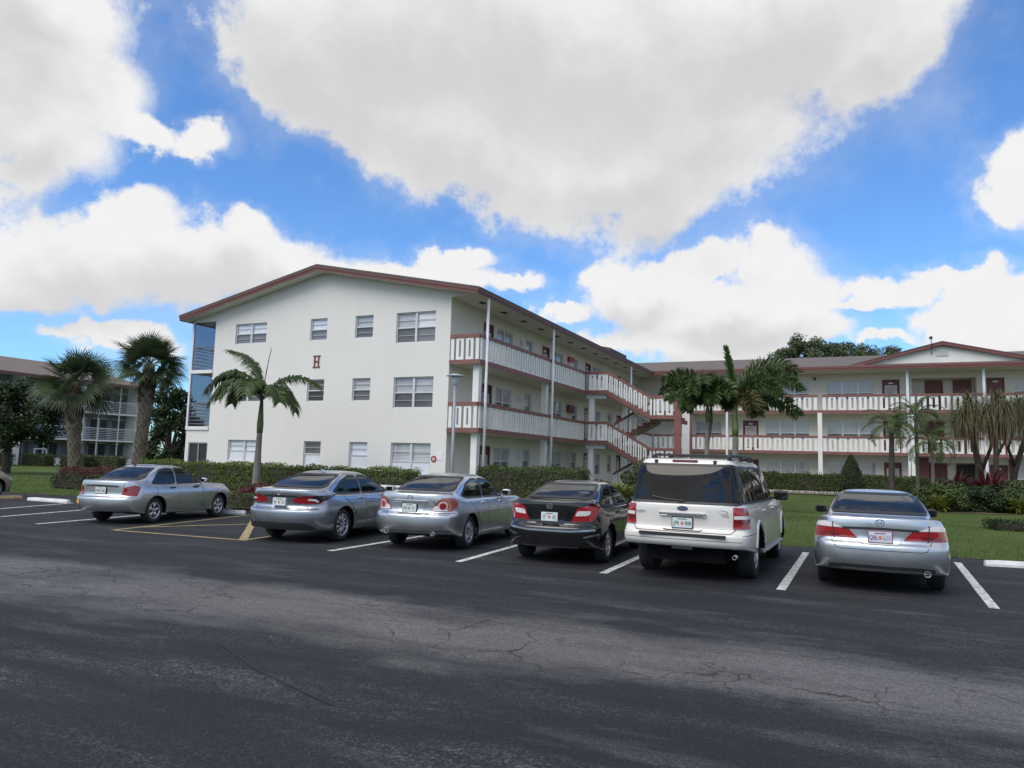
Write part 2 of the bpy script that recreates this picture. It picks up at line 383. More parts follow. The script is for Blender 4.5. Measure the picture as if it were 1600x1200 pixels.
# ------------------------------------------------------------------ ground
def nodes_asphalt():
    m = bpy.data.materials.new('worn_asphalt'); m.use_nodes = True
    t = NT(m); b = t.n['Principled BSDF']; b.inputs['Roughness'].default_value = .78; b.inputs['Specular IOR Level'].default_value = .22
    tc = t.add('ShaderNodeTexCoord')
    P = t.add('ShaderNodeMapping', {'Vector': tc.outputs['Object'], 'Rotation': (0, 0, -YAW-radians(1.5))}).outputs[0]   # x along the aisle
    sx = t.add('ShaderNodeSeparateXYZ', {0: P})
    def mth(op, a, b=None, c=None):
        d = {0: a}
        if b is not None: d[1] = b
        if c is not None: d[2] = c
        return t.add('ShaderNodeMath', d, operation=op).outputs[0]
    def nz(scale, sc, detail=6.0, rough=.6):
        mp = t.add('ShaderNodeMapping', {'Vector': P, 'Scale': sc}).outputs[0]
        return t.add('ShaderNodeTexNoise', {'Vector': mp, 'Scale': scale, 'Detail': detail, 'Roughness': rough}).outputs['Fac']
    wob = mth('MULTIPLY_ADD', nz(.35, (1, 1, 1), 4.0), 2.4, -1.2)
    yy = mth('ADD', sx.outputs[1], wob)
    def band(c, w, soft):
        d = mth('ABSOLUTE', mth('SUBTRACT', yy, c))
        return t.add('ShaderNodeMapRange', {0: d, 1: w-soft, 2: w+soft, 3: 1., 4: 0.}, interpolation_type='SMOOTHSTEP').outputs[0]
    b1 = band(BAND1, .95, .80); b2 = band(BAND2, .5, .6); b3 = band(BAND3, .6, .6)
    rag = nz(.9, (.5, 1.6, 1), 8.0, .68); streak = nz(.75, (.42, 2.3, 1), 7.0, .66); fine = nz(11.0, (.8, 1.2, 1), 6.0, .75)
    def rng(v, a, b_, c_=0., d_=1.): return t.add('ShaderNodeMapRange', {0: v, 1: a, 2: b_, 3: c_, 4: d_}).outputs[0]
    grain = t.add('ShaderNodeTexNoise', {'Vector': tc.outputs['Object'], 'Scale': 55.0, 'Detail': 6.0, 'Roughness': .9}).outputs['Fac']
    spark = t.add('ShaderNodeTexVoronoi', {'Vector': tc.outputs['Object'], 'Scale': 62.0}).outputs['Color']
    sp1 = t.add('ShaderNodeSeparateXYZ', {0: spark}).outputs[0]
    main = rng(mth('ADD', mth('MULTIPLY', b1, 1.0), mth('MULTIPLY_ADD', rag, 2.3, -1.22)), .05, .95)
    side_ = mth('MAXIMUM', mth('MULTIPLY', b2, .9), mth('MULTIPLY', b3, .8)); side_ = mth('MAXIMUM', side_, .38)
    patchy = mth('MULTIPLY', rng(streak, .42, .70), rng(fine, .34, .62))
    specks = mth('MULTIPLY', mth('MULTIPLY', patchy, side_), rng(sp1, .45, .92, .15, 1.7))
    wear = mth('ADD', mth('MULTIPLY', main, rng(fine, .28, .66, .42, .72)), mth('MULTIPLY', specks, .85))
    wear = mth('ADD', wear, mth('MULTIPLY', rng(grain, .36, .64, -.36, .55), mth('MULTIPLY_ADD', wear, .9, .22)))
    wear = t.add('ShaderNodeMapRange', {0: wear, 1: 0., 2: 1., 3: 0., 4: 1.}, clamp=True).outputs[0]
    mx = t.add('ShaderNodeMix', {0: wear}, data_type='RGBA')
    mx.inputs[6].default_value = (.0150, .0172, .0212, 1); mx.inputs[7].default_value = (.165, .160, .158, 1)
    # hairline cracks in the worn band
    vo = t.add('ShaderNodeTexVoronoi', {'Vector': t.add('ShaderNodeVectorMath', {0: P, 1: t.add('ShaderNodeVectorMath', {0: t.add('ShaderNodeTexNoise', {'Vector': P, 'Scale': 2.5, 'Detail': 4.0}).outputs['Color'], 'Scale': .5}, operation='SCALE').outputs[0]}, operation='ADD').outputs[0], 'Scale': 1.3}, feature='DISTANCE_TO_EDGE')
    ck = t.add('ShaderNodeMapRange', {0: vo.outputs['Distance'], 1: .005, 2: .022, 3: 1., 4: 0.}).outputs[0]
    ckm = t.add('ShaderNodeMapRange', {0: nz(.6, (1, 1, 1)), 1: .44, 2: .54, 3: 0., 4: .9}).outputs[0]
    ck = mth('MULTIPLY', mth('MULTIPLY', ck, ckm), b1)
    m2 = t.add('ShaderNodeMix', {0: ck, 6: mx.outputs[2]}, data_type='RGBA'); m2.inputs[7].default_value = (.018, .018, .018, 1)
    # oil and damp patches, with a shape of their own
    oil = t.add('ShaderNodeMapRange', {0: nz(.45, (1, 1, 1), 5.0), 1: .56, 2: .68, 3: 0., 4: .4}).outputs[0]
    m3 = t.add('ShaderNodeMix', {0: oil, 6: m2.outputs[2]}, data_type='RGBA'); m3.inputs[7].default_value = (.026, .028, .033, 1)
    g2 = t.add('ShaderNodeTexNoise', {'Vector': tc.outputs['Object'], 'Scale': 24.0, 'Detail': 7.0, 'Roughness': .85}).outputs['Fac']
    gm = mth('MULTIPLY', rng(grain, .34, .66, .55, 1.5), rng(g2, .34, .66, .62, 1.42))
    m4 = t.add('ShaderNodeVectorMath', {0: m3.outputs[2], 'Scale': gm}, operation='SCALE')
    t.link(m4.outputs[0], b.inputs['Base Color'])
    bp = t.add('ShaderNodeBump', {'Strength': .6, 'Distance': .012, 'Height': grain}); t.link(bp.outputs[0], b.inputs['Normal'])
    return m
def _ay(x, y):
    g = on_ground(x, y); a = YAW+radians(1.5)
    return -g.x*sin(a)+g.y*cos(a)
BAND1 = (_ay(60, 912)+_ay(800, 985)+_ay(1500, 1085))/3
BAND2 = _ay(500, 1095); BAND3 = _ay(700, 1170)
M['asphalt'] = nodes_asphalt()
def nodes_lawn():
    m = bpy.data.materials.new('lawn_grass'); m.use_nodes = True
    t = NT(m); b = t.n['Principled BSDF']; b.inputs['Roughness'].default_value = .9; b.inputs['Specular IOR Level'].default_value = .1
    tc = t.add('ShaderNodeTexCoord')
    n1 = t.add('ShaderNodeTexNoise', {'Vector': tc.outputs['Object'], 'Scale': .5, 'Detail': 5.0}).outputs['Fac']
    n2 = t.add('ShaderNodeTexNoise', {'Vector': tc.outputs['Object'], 'Scale': 18.0, 'Detail': 6.0, 'Roughness': .8}).outputs['Fac']
    r1 = t.add('ShaderNodeMapRange', {0: n1, 1: .35, 2: .65, 3: 0., 4: 1.}).outputs[0]
    m1 = t.add('ShaderNodeMix', {0: r1}, data_type='RGBA'); m1.inputs[6].default_value = (.070, .112, .028, 1); m1.inputs[7].default_value = (.125, .165, .052, 1)
    r2 = t.add('ShaderNodeMapRange', {0: n2, 1: .35, 2: .7, 3: 0., 4: .75}).outputs[0]
    m2 = t.add('ShaderNodeMix', {0: r2, 6: m1.outputs[2]}, data_type='RGBA'); m2.inputs[7].default_value = (.045, .075, .020, 1)
    t.link(m2.outputs[2], b.inputs['Base Color'])
    bp = t.add('ShaderNodeBump', {'Strength': 1.0, 'Distance': .05, 'Height': n2}); t.link(bp.outputs[0], b.inputs['Normal'])
    return m
M['lawn'] = nodes_lawn()
M['mulch'] = mat('brown_mulch', (.12, .075, .05), .95, var=.5, vscale=12, bump=.5, bscale=30)
M['dirt'] = mat('dirt_edge', (.06, .05, .04), .95, var=.5, vscale=9, bump=.5)
b = MB(); b.quad((-900, -900, -.03), (900, -900, -.03), (900, 1500, -.03), (-900, 1500, -.03))
tag(b.build('ground', M['lawn']), kind='structure')
b = MB()
pts = [W(-80, EDGE_V+.05), W(60, EDGE_V+.05), W(60, -70), W(-80, -70)]
b.quad(*[(p[0], p[1], 0.0) for p in (pts[3], pts[2], pts[1], pts[0])])
tag(b.build('parking_lot', M['asphalt']), kind='structure')
# lawn rising gently from the lot to the buildings, with an uneven turf lip
b = MB(); rnd = random.Random(3)
us = [-120+i*1.0 for i in range(60)]+[-60+i*.25 for i in range(400)]+[40+i*4 for i in range(20)]
ts = [-.01, .0, .25, .6, 1.2, 2, 3, 4, 5, 6, 12, 30, 60, 120, 260]
jit = [rnd.uniform(-.06, .06)+.05*sin(u*1.3) for u in us]
for i, u in enumerate(us):
    for t_ in ts:
        p = W(u, EDGE_V+t_+(jit[i] if t_ < 1 else 0))
        z = -.03 if t_ < 0 else (.035+.012*sin(u*7) if t_ == 0 else ground_z(*W(u, EDGE_V+t_)[:2])+.03)
        b.v.append((p[0], p[1], z))
n = len(ts)
for i in range(len(us)-1):
    for k in range(n-1):
        b.f.append((i*n+k, (i+1)*n+k, (i+1)*n+k+1, i*n+k+1)); b.m.append(0); b.sm.append(True)
tag(b.build('lawn', M['lawn']), kind='structure')
# dirt strip where the turf meets the asphalt
b = MB()
u = -60.0
while u < 40:
    w0 = .10+.05*sin(u*2.1)+.03*sin(u*5.3); w1 = .10+.05*sin((u+.25)*2.1)+.03*sin((u+.25)*5.3)
    b.quad(*[(p[0], p[1], .004) for p in (W(u, EDGE_V-w0), W(u+.25, EDGE_V-w1), W(u+.25, EDGE_V+.1), W(u, EDGE_V+.1))]); u += .25
tag(b.build('lot_edge_dirt', M['dirt']), kind='structure')
# grass blades over the near part of the lawn
def blades():
    b = MB(); r = random.Random(11)
    for i in range(46000):
        u = r.uniform(-34, 26); t_ = -.07+10.5*r.random()**1.7
        p = W(u, EDGE_V+t_); z = (ground_z(p[0], p[1])+.02) if t_ > .05 else .0
        h = r.uniform(.035, .085); w = r.uniform(.008, .016); a = r.uniform(0, pi); l = r.uniform(-.04, .04); l2 = r.uniform(-.04, .04)
        b.add([(p[0]-w*cos(a), p[1]-w*sin(a), z), (p[0]+w*cos(a), p[1]+w*sin(a), z), (p[0]+l, p[1]+l2, z+h)], [(0, 1, 2)])
    return b
M['blade'] = leafmat('grass_blades', (.07, .115, .028), (.15, .195, .065), .6, .3, .8)
tag(blades().build('grass', M['blade']), 'short green grass blades covering the lawn by the parking lot', 'grass', kind='stuff')

# painted lines
def linemat(name, rgb, under=(.05, .052, .058)):
    m = bpy.data.materials.new(name); m.use_nodes = True
    t = NT(m); b = t.n['Principled BSDF']; b.inputs['Roughness'].default_value = .7
    tc = t.add('ShaderNodeTexCoord')
    n = t.add('ShaderNodeTexNoise', {'Vector': tc.outputs['Object'], 'Scale': 9.0, 'Detail': 8.0, 'Roughness': .75}).outputs['Fac']
    r = t.add('ShaderNodeMapRange', {0: n, 1: .47, 2: .64, 3: 0., 4: .9}).outputs[0]
    mx = t.add('ShaderNodeMix', {0: r}, data_type='RGBA'); mx.inputs[6].default_value = c4(rgb); mx.inputs[7].default_value = c4(under)
    t.link(mx.outputs[2], b.inputs['Base Color'])
    return m
M['line_white'] = linemat('white_line_paint', (.62, .63, .62)); M['line_yellow'] = linemat('yellow_line_paint', (.42, .325, .15))
def painted(a, b_, w, m, name, z=.004, ext=0.0):
    A, B = on_ground(*a), on_ground(*b_); A.z = B.z = 0
    d = (B-A).normalized(); B = B+d*ext; n = Vector((-d.y, d.x, 0))*w/2
    q = MB(); L = (B-A).length; k = max(2, int(L/.25)); vs = []
    for i in range(k+1):
        p = A+d*(L*i/k); j = random.uniform(-.006, .006)
        vs += [(p+n*(1+j*8))+Vector((0, 0, z)), (p-n*(1+j*6))+Vector((0, 0, z))]
    q.add(vs, [(2*i, 2*i+1, 2*i+3, 2*i+2) for i in range(k)])
    return tag(q.build(name, m), kind='structure')
for a, b_, e in (((0, 795), (115, 786), 0), ((0, 807.5), (128, 797), 1.5), ((56, 819), (161, 810), 2.6), ((515, 861), (608, 846), 3), ((716, 878), (805, 853), 2.4), ((942, 896), (993, 873), 3.0), ((1220, 922), (1259, 864), 0.1), ((1554, 951), (1496, 879), 0.0)):
    painted(a, b_, .13, M['line_white'], 'parking_line', ext=e)
painted((175, 828.5), (393, 804.5), .11, M['line_yellow'], 'yellow_parking_line')
painted((222, 824), (393, 819), .11, M['line_yellow'], 'yellow_hatch_line', .006)
painted((180, 829), (386, 845), .11, M['line_yellow'], 'yellow_hatch_line', .008)
painted((380, 844), (398, 811), .17, M['line_yellow'], 'yellow_hatch_line', .010, ext=.6)
painted((383, 844), (425, 838), .11, M['line_yellow'], 'yellow_hatch_line', .006)
# the long sealed crack across the aisle
q = MB(); cr = [on_ground(*p) for p in ((327, 978), (335, 995), (345, 1006), (360, 1017), (378, 1030), (400, 1045), (425, 1058), (450, 1070), (485, 1086), (520, 1102))]
vs = []
for i, p in enumerate(cr):
    d = (cr[min(i+1, len(cr)-1)]-cr[max(i-1, 0)]).normalized(); n_ = Vector((-d.y, d.x, 0))*(.010+.007*((i*7) % 3)/2)
    vs += [p+n_+Vector((0, 0, .004)), p-n_+Vector((0, 0, .004))]
q.add(vs, [(2*i, 2*i+1, 2*i+3, 2*i+2) for i in range(len(cr)-1)])
M['crack'] = mat('crack_tar', (.012, .012, .013), .8)
tag(q.build('asphalt_crack', M['crack']), kind='structure')
# wheel stops
def wheel_stop(loc, rz, m, label, L=1.85, name='wheel_stop'):
    b = MB(); prof = [(-.075, 0), (.075, 0), (.075, .045), (.045, .115), (-.045, .115), (-.075, .045)]
    n = 9
    for i in range(n):
        x = -L/2+L*i/(n-1)
        s = 1 if 0 < i < n-1 else .9
        b.v += [(x, y*s, z*s) for y, z in prof]
    for i in range(n-1):
        for k in range(6): b.f.append((i*6+k, (i+1)*6+k, (i+1)*6+(k+1) % 6, i*6+(k+1) % 6)); b.m.append(0); b.sm.append(False)
    b.f += [tuple(range(6)), tuple(reversed(range((n-1)*6, n*6)))]; b.m += [0, 0]; b.sm += [False, False]
    return tag(b.build(name, m, None, loc), label, 'wheel stop', 'concrete wheel stops at the lawn edge'), rz
M['stop_white'] = mat('white_painted_concrete', (.78, .79, .79), .7, var=.1, vscale=5, dirt=(.55, .55, .53), bump=.3)
M['stop_tan'] = mat('bare_tan_concrete', (.40, .30, .17), .85, var=.3, vscale=5, bump=.4)
def place_stop(pa, pb, m, label, L=1.85):
    A, B = on_ground(*pa), on_ground(*pb); d = B-A; L = L or d.length; c = A+d.normalized()*L/2; c.z = .002
    o, _ = wheel_stop(c, 0, m, label, L); o.rotation_euler = (0, 0, atan2(d.y, d.x)); return o
place_stop((45, 782), (103, 786), M['stop_white'], 'white wheel stop alone in the empty bay beside the tan car', 1.95)

# leaf litter along the lot edge and in the bays
def litter():
    b = MB(); r = random.Random(9)
    for i in range(420):
        u = r.uniform(-30, 24); v = EDGE_V-.05-3.2*r.random()**2.5
        p = Vector(W(u, v, .006)); a = r.uniform(0, 6.3); L = r.uniform(.02, .06); d = Vector((cos(a), sin(a), 0))*L; n = Vector((-sin(a), cos(a), 0))*L*.35
        b.quad(p-d, p-n+Vector((0, 0, .006)), p+d, p+n+Vector((0, 0, .010)))
    return b
M['dry_leaf'] = mat('dry_leaf', (.16, .10, .05), .8, var=.5, vscale=3)
tag(litter().build('leaf_litter', M['dry_leaf']), 'dry brown leaves scattered on the asphalt along the lawn edge', 'leaves', kind='stuff')
# ------------------------------------------------------------------ building pieces, all in (u, v, z) of the gabled building
DZ = .15
F1, F2, F3 = .37, 3.02, 5.67           # floor levels
HEAD = 2.03
SOF = 8.2                              # soffit level
def facade(b, axis, c, a0, a1, z0, z1, holes, depth=.14, sgn=1, top=None):
    """wall face on plane axis=c between a0..a1, z0..z1 with rectangular holes and their reveals.
    axis 'v': the plane v=c running along u; axis 'u': the plane u=c running along v. Reveals go to c+sgn*depth."""
    A = sorted({a0, a1, *[h[0] for h in holes], *[h[1] for h in holes]}); Z = sorted({z0, z1, *[h[2] for h in holes], *[h[3] for h in holes]})
    P = (lambda a, z, d=0: (a, c+d, z)) if axis == 'v' else (lambda a, z, d=0: (c+d, a, z))
    for i in range(len(A)-1):
        for k in range(len(Z)-1):
            am, zm = (A[i]+A[i+1])/2, (Z[k]+Z[k+1])/2
            if any(h[0] < am < h[1] and h[2] < zm < h[3] for h in holes): continue
            b.quad(P(A[i], Z[k]), P(A[i+1], Z[k]), P(A[i+1], Z[k+1]), P(A[i], Z[k+1]))
    D = sgn*depth
    for h in holes:
        l, r, lo, hi = h[:4]
        b.quad(P(l, lo), P(l, hi), P(l, hi, D), P(l, lo, D)); b.quad(P(r, lo), P(r, lo, D), P(r, hi, D), P(r, hi))
        b.quad(P(l, hi), P(r, hi), P(r, hi, D), P(l, hi, D)); b.quad(P(l, lo), P(l, lo, D), P(r, lo, D), P(r, lo))
def window(parent, axis, c, a0, a1, z0, z1, lights=2, upper='blind_white', lower='screen', behind='blind_white', rail=.5, sgn=1, sill=True, frame='alu'):
    "single-hung window set into the reveal: frame part with pane and blind sub-parts"
    P = (lambda a, z, d: (a, c+sgn*d, z)) if axis == 'v' else (lambda a, z, d: (c+sgn*d, a, z))
    def bx(b, l, r, lo, hi, d0, d1):
        p0, p1 = P(l, lo, d0), P(r, hi, d1)
        b.box(min(p0[0], p1[0]), max(p0[0], p1[0]), min(p0[1], p1[1]), max(p0[1], p1[1]), lo, hi)
    f = MB(); t = .045; d0, d1 = .06, .125
    bx(f, a0, a0+t, z0, z1, d0, d1); bx(f, a1-t, a1, z0, z1, d0, d1); bx(f, a0+t, a1-t, z0, z0+t, d0, d1); bx(f, a0+t, a1-t, z1-t, z1, d0, d1)
    w = (a1-a0)/lights
    for i in range(1, lights): bx(f, a0+w*i-.05, a0+w*i+.05, z0+t, z1-t, d0-.01, d1)
    zr = z0+(z1-z0)*rail
    for i in range(lights):
        l, r = a0+w*i+(t if i == 0 else .05), a0+w*(i+1)-(t if i == lights-1 else .05)
        bx(f, l, r, zr-.025, zr+.025, d0+.005, d1-.01)
        bx(f, l, r, (zr+z1)/2-.008, (zr+z1)/2+.008, d0+.02, d1-.02)
        if lower == 'screen': bx(f, l, r, (zr+z0)/2-.006, (zr+z0)/2+.006, d0+.02, d1-.02)
    if sill: bx(f, a0-.04, a1+.04, z0-.05, z0-.002, -.03, .10)
    fo = f.build('window', M[frame], parent)
    for i in range(lights):
        l, r = a0+w*i+.02, a0+w*(i+1)-.02
        b = MB(); b.quad(P(l, zr, d0+.035), P(r, zr, d0+.035), P(r, z1-.02, d0+.035), P(l, z1-.02, d0+.035)); b.build('pane', M['pane'], fo)
        b = MB(); b.quad(P(l, z0+.02, d0+.03), P(r, z0+.02, d0+.03), P(r, zr, d0+.03), P(l, zr, d0+.03)); b.build('screen' if lower == 'screen' else 'pane', M[lower], fo)
    b = MB(); bh = behind if isinstance(behind, (list, tuple)) else [behind]*lights
    for i in range(lights):
        l, r = a0+w*i+.01, a0+w*(i+1)-.01
        b.cur = i; b.quad(P(l, z0, .13), P(r, z0, .13), P(r, z1, .13), P(l, z1, .13))
    b.build('blind', [M[x] for x in bh], fo)
    return fo
def door(parent, axis, c, a0, a1, z0, z1, lite=True, sgn=1, plate=True):
    P = (lambda a, z, d: (a, c+sgn*d, z)) if axis == 'v' else (lambda a, z, d: (c+sgn*d, a, z))
    def bx(b, l, r, lo, hi, d0, d1):
        p0, p1 = P(l, lo, d0), P(r, hi, d1)
        b.box(min(p0[0], p1[0]), max(p0[0], p1[0]), min(p0[1], p1[1]), max(p0[1], p1[1]), lo, hi)
    f = MB(); bx(f, a0+.06, a1-.06, z0, z1-.06, .06, .10)
    d = f.build('door', M['door'], parent)
    g = MB(); bx(g, a0, a0+.06, z0, z1, -.02, .09); bx(g, a1-.06, a1, z0, z1, -.02, .09); bx(g, a0+.06, a1-.06, z1-.06, z1, -.02, .09); g.build('door_frame', M['trim_dark'], d)
    if lite:
        s = MB(); l, r = a0+.2, a1-.2
        bx(s, l-.05, l, z0+.25, z1-.38, .035, .06); bx(s, r, r+.05, z0+.25, z1-.38, .035, .06); bx(s, l, r, z0+.25, z0+.3, .035, .06); bx(s, l, r, z1-.43, z1-.38, .035, .06)
        s.build('screen_frame', M['alu'], d)
        s = MB(); bx(s, l, r, z0+.3, z1-.43, .045, .055); s.build('door_glass', M['curtain'], d)
    k = MB(); p = P(a1-.13, z0+1.0, .03); k.lathe([(0, -.03), (.03, -.02), (.035, 0), (.03, .02), (0, .03)], p, 8); k.build('door_knob', M['alu'], d)
    if plate:
        s = MB(); m = (a0+a1)/2; bx(s, m-.13, m+.13, z1-.27, z1-.19, .035, .06); s.build('number_plate', M['paper'], d)
    return d
def panel(b, P, a0, a1, z0, z1, zs=0.0, th=.05, slot=True):
    "slotted baluster panel between a0..a1; zs = rise of the top and bottom across the panel (for stairs)"
    def z(a, base): return base+zs*(a-a0)/(a1-a0)
    def bar(l, r, lo, hi):
        p = []
        for zz in (lo, hi):
            for (a, d) in ((l, 0), (r, 0), (r, th), (l, th)): p.append(P(a, z(a, zz), d))
        b.hexa(p)
    if not slot: bar(a0, a1, z0, z1); return
    w = a1-a0; s0, s1 = a0+w*.365, a1-w*.365; b0, b1 = z0+.11, z1-.09
    bar(a0, s0, z0, z1); bar(s1, a1, z0, z1); bar(s0, s1, z0, b0); bar(s0, s1, b1, z1)
def railing(parent, P, a0, a1, fz, period=.52, th=.05, name='railing', ends=True):
    "one bay of slotted panels under a brown handrail; P maps (a, z, depth) to a point"
    L = a1-a0; n = max(1, round(L/period)); per = L/n; g = per*.23
    b = MB()
    for i in range(n):
        s = a0+per*i
        if ends and (i == 0):
            panel(b, P, s+.03, s+per*.5-g/2, fz+.005, fz+.86, th=th, slot=False)
            panel(b, P, s+per*.5+g/2-.02, s+per-g*.5, fz+.005, fz+.86, th=th, slot=False) if n < 2 else panel(b, P, s+per*.5+g/2, s+per+per*.5-g/2, fz+.005, fz+.86, th=th)
        elif i < n-1 or not ends: panel(b, P, s+per*.5+g/2, s+per*1.5-g/2, fz+.005, fz+.86, th=th)
        else: panel(b, P, s+per*.5+g/2, s+per-.03, fz+.005, fz+.86, th=th, slot=False)
    o = b.build(name, M['white_paint'], parent)
    h = MB(); p = []
    for zz in (fz+.86, fz+1.0):
        for a, d in ((a0, -.03), (a1, -.03), (a1, th+.04), (a0, th+.04)): p.append(P(a, zz, d))
    h.hexa(p); h.build('handrail', M['trim'], o)
    return o

# ================================================================== the gabled apartment building
RZ = YAW
H = thing('apartment_building', 'white three storey apartment building with letter H on its gable and a zigzag stair', 'apartment building', (OX, OY, 0), RZ)
EN = 28.0                               # far end of this wing along v
# windows on the gable: (u0, u1, heights above each floor, lights)
gw = {'A': (-11.36, -9.5, 1.07, 2), 'B': (-7.01, -6.1, 1.05, 1), 'C': (-4.62, -3.71, 1.05, 1), 'D': (-2.56, -.69, .75, 2)}
holes = []
for fz in (F1, F2, F3):
    for k, (u0, u1, s, n) in gw.items():
        if k == 'A' and fz == F2: s = 1.07
        if fz == F1 and k in 'BC': s = .93
        holes.append((u0, u1, fz+s+.02, fz+HEAD, k, n, fz))
b = MB()
facade(b, 'v', 0, -12.62, 0, .1, SOF, holes)
RID_U, RID_Z = -6.37, 9.69
EAVE_L, EAVE_R = -14.32, 1.55
def roof_z(u):                          # underside of the roof
    zl, zr = 7.93, 8.12
    return zl+(RID_Z-zl)*(u-EAVE_L)/(RID_U-EAVE_L) if u < RID_U else zr+(RID_Z-zr)*(EAVE_R-u)/(EAVE_R-RID_U)
b.add([(-12.62, 0, SOF), (0, 0, SOF), (0, 0, roof_z(0)), (RID_U, 0, RID_Z), (-12.62, 0, roof_z(-12.62))], [(0, 1, 2, 3, 4)])
# left part round the corner porch
b.quad((-14.04, 0, 7.9), (-12.62, 0, 7.9), (-12.62, 0, roof_z(-12.62)), (-14.04, 0, roof_z(-14.04)))
b.quad((-14.04, 0, .1), (-13.83, 0, .1), (-13.83, 0, 2.83), (-14.04, 0, 2.83)); b.quad((-13.83, 0, 2.25), (-12.62, 0, 2.25), (-12.62, 0, 2.83), (-13.83, 0, 2.83))
b.quad((-12.62, 0, .1), (-12.62, 0, 8.1), (-12.62, EN, 8.1), (-12.62, EN, .1))     # porch inner wall
b.quad((-14.04, 0, .1), (-14.04, 0, 2.83), (-14.04, EN, 2.83), (-14.04, EN, .1))
b.quad((-14.04, 9, .1), (-12.62, 9, .1), (-12.62, 9, 8.1), (-14.04, 9, 8.1))
b.quad((-14.04, EN, .1), (0, EN, .1), (0, EN, SOF), (-14.04, EN, SOF))
wl = b.build('gable_wall', M['white_wall'], H)
tag(wl, 'white stucco gable wall')
kinds = {('A', F3): dict(behind='blind_white'), ('B', F3): dict(behind='blind_white'), ('C', F3): dict(behind='blind_grey'), ('D', F3): dict(behind=['blind_grey', 'blind_white']),
 ('A', F2): dict(behind='curtain'), ('B', F2): dict(behind='curtain_dark'), ('C', F2): dict(behind='blind_grey'), ('D', F2): dict(behind='curtain'),
 ('A', F1): dict(behind='shutter', lower='shutter'), ('B', F1): dict(behind='curtain_dark', lower='shutter'), ('C', F1): dict(behind='shutter', lower='shutter'), ('D', F1): dict(behind='blind_grey', lower='shutter', rail=.42)}
for u0, u1, z0, z1, k, n, fz in holes:
    window(H, 'v', 0, u0, u1, z0, z1, n, frame='alu', sill=False, **kinds[(k, fz)])
# the letter on the gable
b = MB(); b.smooth = False
for x0, x1, z0, z1 in ((-6.695, -6.635, 5.60, 6.04), (-6.485, -6.425, 5.60, 6.04), (-6.635, -6.485, 5.795, 5.85), (-6.75, -6.57, 6.04, 6.085), (-6.55, -6.37, 6.04, 6.085), (-6.75, -6.57, 5.555, 5.60), (-6.55, -6.37, 5.555, 5.60)):
    b.box(x0, x1, -.035, -.002, z0, z1)
tag(b.build('letter', M['trim_dark'], H), 'dark red letter H')
# round red sign and paper notice by the corner
b = MB(); b.lathe([(0, -.02), (.13, -.02), (.13, -.002)], (-.53, 0, 1.79), 20, 'y'); so = b.build('round_sign', M['red'], H)
b = MB()
for a in (pi/4, 3*pi/4): 
    c_, s_ = cos(a), sin(a)
    b.hexa([(-.53+c_*x-s_*y, d, 1.79+s_*x+c_*y) for d in (-.021, -.028) for x, y in ((-.085, -.014), (.085, -.014), (.085, .014), (-.085, .014))])
b.build('white_cross_mark', M['paper'], so)
b = MB(); b.box(-.40, -.15, -.012, -.002, 1.75, 2.08); b.build('notice_sheet', M['paper'], H)
# corner porch: slabs, posts, screens, rails
b = MB()
for z in (2.83, 5.47): b.box(-14.06, -12.62, -.06, 9, z, z+.16)
b.box(-14.06, -12.62, .005, 9, 7.92, 7.97); b.build('porch_slab', M['white_paint'], H)
b = MB()
for v in (-.04, 3.0, 6.0): b.box(-14.06, -13.96, v, v+.08, 2.99, 5.47); b.box(-14.06, -13.96, v, v+.08, 5.63, 7.92)
b.build('porch_post', M['metal_white'], H)
for z0, z1 in ((2.99, 5.47), (5.63, 7.92)):
    b = MB(); b.quad((-13.96, .0, z0), (-12.62, 0, z0), (-12.62, 0, z1), (-13.96, 0, z1)); b.quad((-14.0, .04, z0), (-14.0, 9, z0), (-14.0, 9, z1), (-14.0, .04, z1)); b.build('porch_screen', M['porch_screen'], H)
    b = MB()
    for i in range(6):
        zz = z0+.12+i*.165
        b.box(-13.96, -12.64, .03, .07, zz, zz+.03); b.box(-13.98, -13.94, .08, 9, zz, zz+.03)
    b.box(-13.98, -12.62, .01, .08, z0+1.07, z0+1.12); b.box(-14.02, -13.92, .09, 9, z0+1.07, z0+1.12)
    b.build('porch_rail', M['metal_white'], H)
b = MB(); b.quad((-13.83, .06, .35), (-12.62, .06, .35), (-12.62, .06, 2.25), (-13.83, .06, 2.25)); go = b.build('sliding_door', M['dark'], H)
b = MB(); b.box(-13.25, -13.19, .02, .05, .35, 2.25); b.box(-13.83, -13.78, .02, .05, .35, 2.25); b.box(-12.67, -12.62, .02, .05, .35, 2.25); b.box(-13.78, -12.67, .02, .05, 2.2, 2.25); b.build('sliding_door_frame', M['grey_metal'], go)
# roof: two slopes, fascia boards, rake soffit
def slope(b, u0, z0, u1, z1, v0, v1, t): b.hexa([(u0, v0, z0), (u1, v0, z1), (u1, v1, z1), (u0, v1, z0), (u0, v0, z0+t), (u1, v0, z1+t), (u1, v1, z1+t), (u0, v1, z0+t)])
V0 = -.62; EV_ = 25.98
b = MB(); T = .17
slope(b, EAVE_L-.03, roof_z(EAVE_L)+T, RID_U, RID_Z+T, V0-.03, 33, .07); slope(b, RID_U, RID_Z+T, EAVE_R+.03, roof_z(EAVE_R)+T, V0-.03, 33, .07)
rf = b.build('roof', M['shingle_dark'], H)
b = MB(); slope(b, EAVE_L+.02, roof_z(EAVE_L)+T+.074, RID_U, RID_Z+T+.074, V0+.03, 33, .02); slope(b, RID_U, RID_Z+T+.074, EAVE_R-.02, roof_z(EAVE_R)+T+.074, V0+.03, 33, .02)
b.build('roof_shingles', M['shingle'], rf)
b = MB()
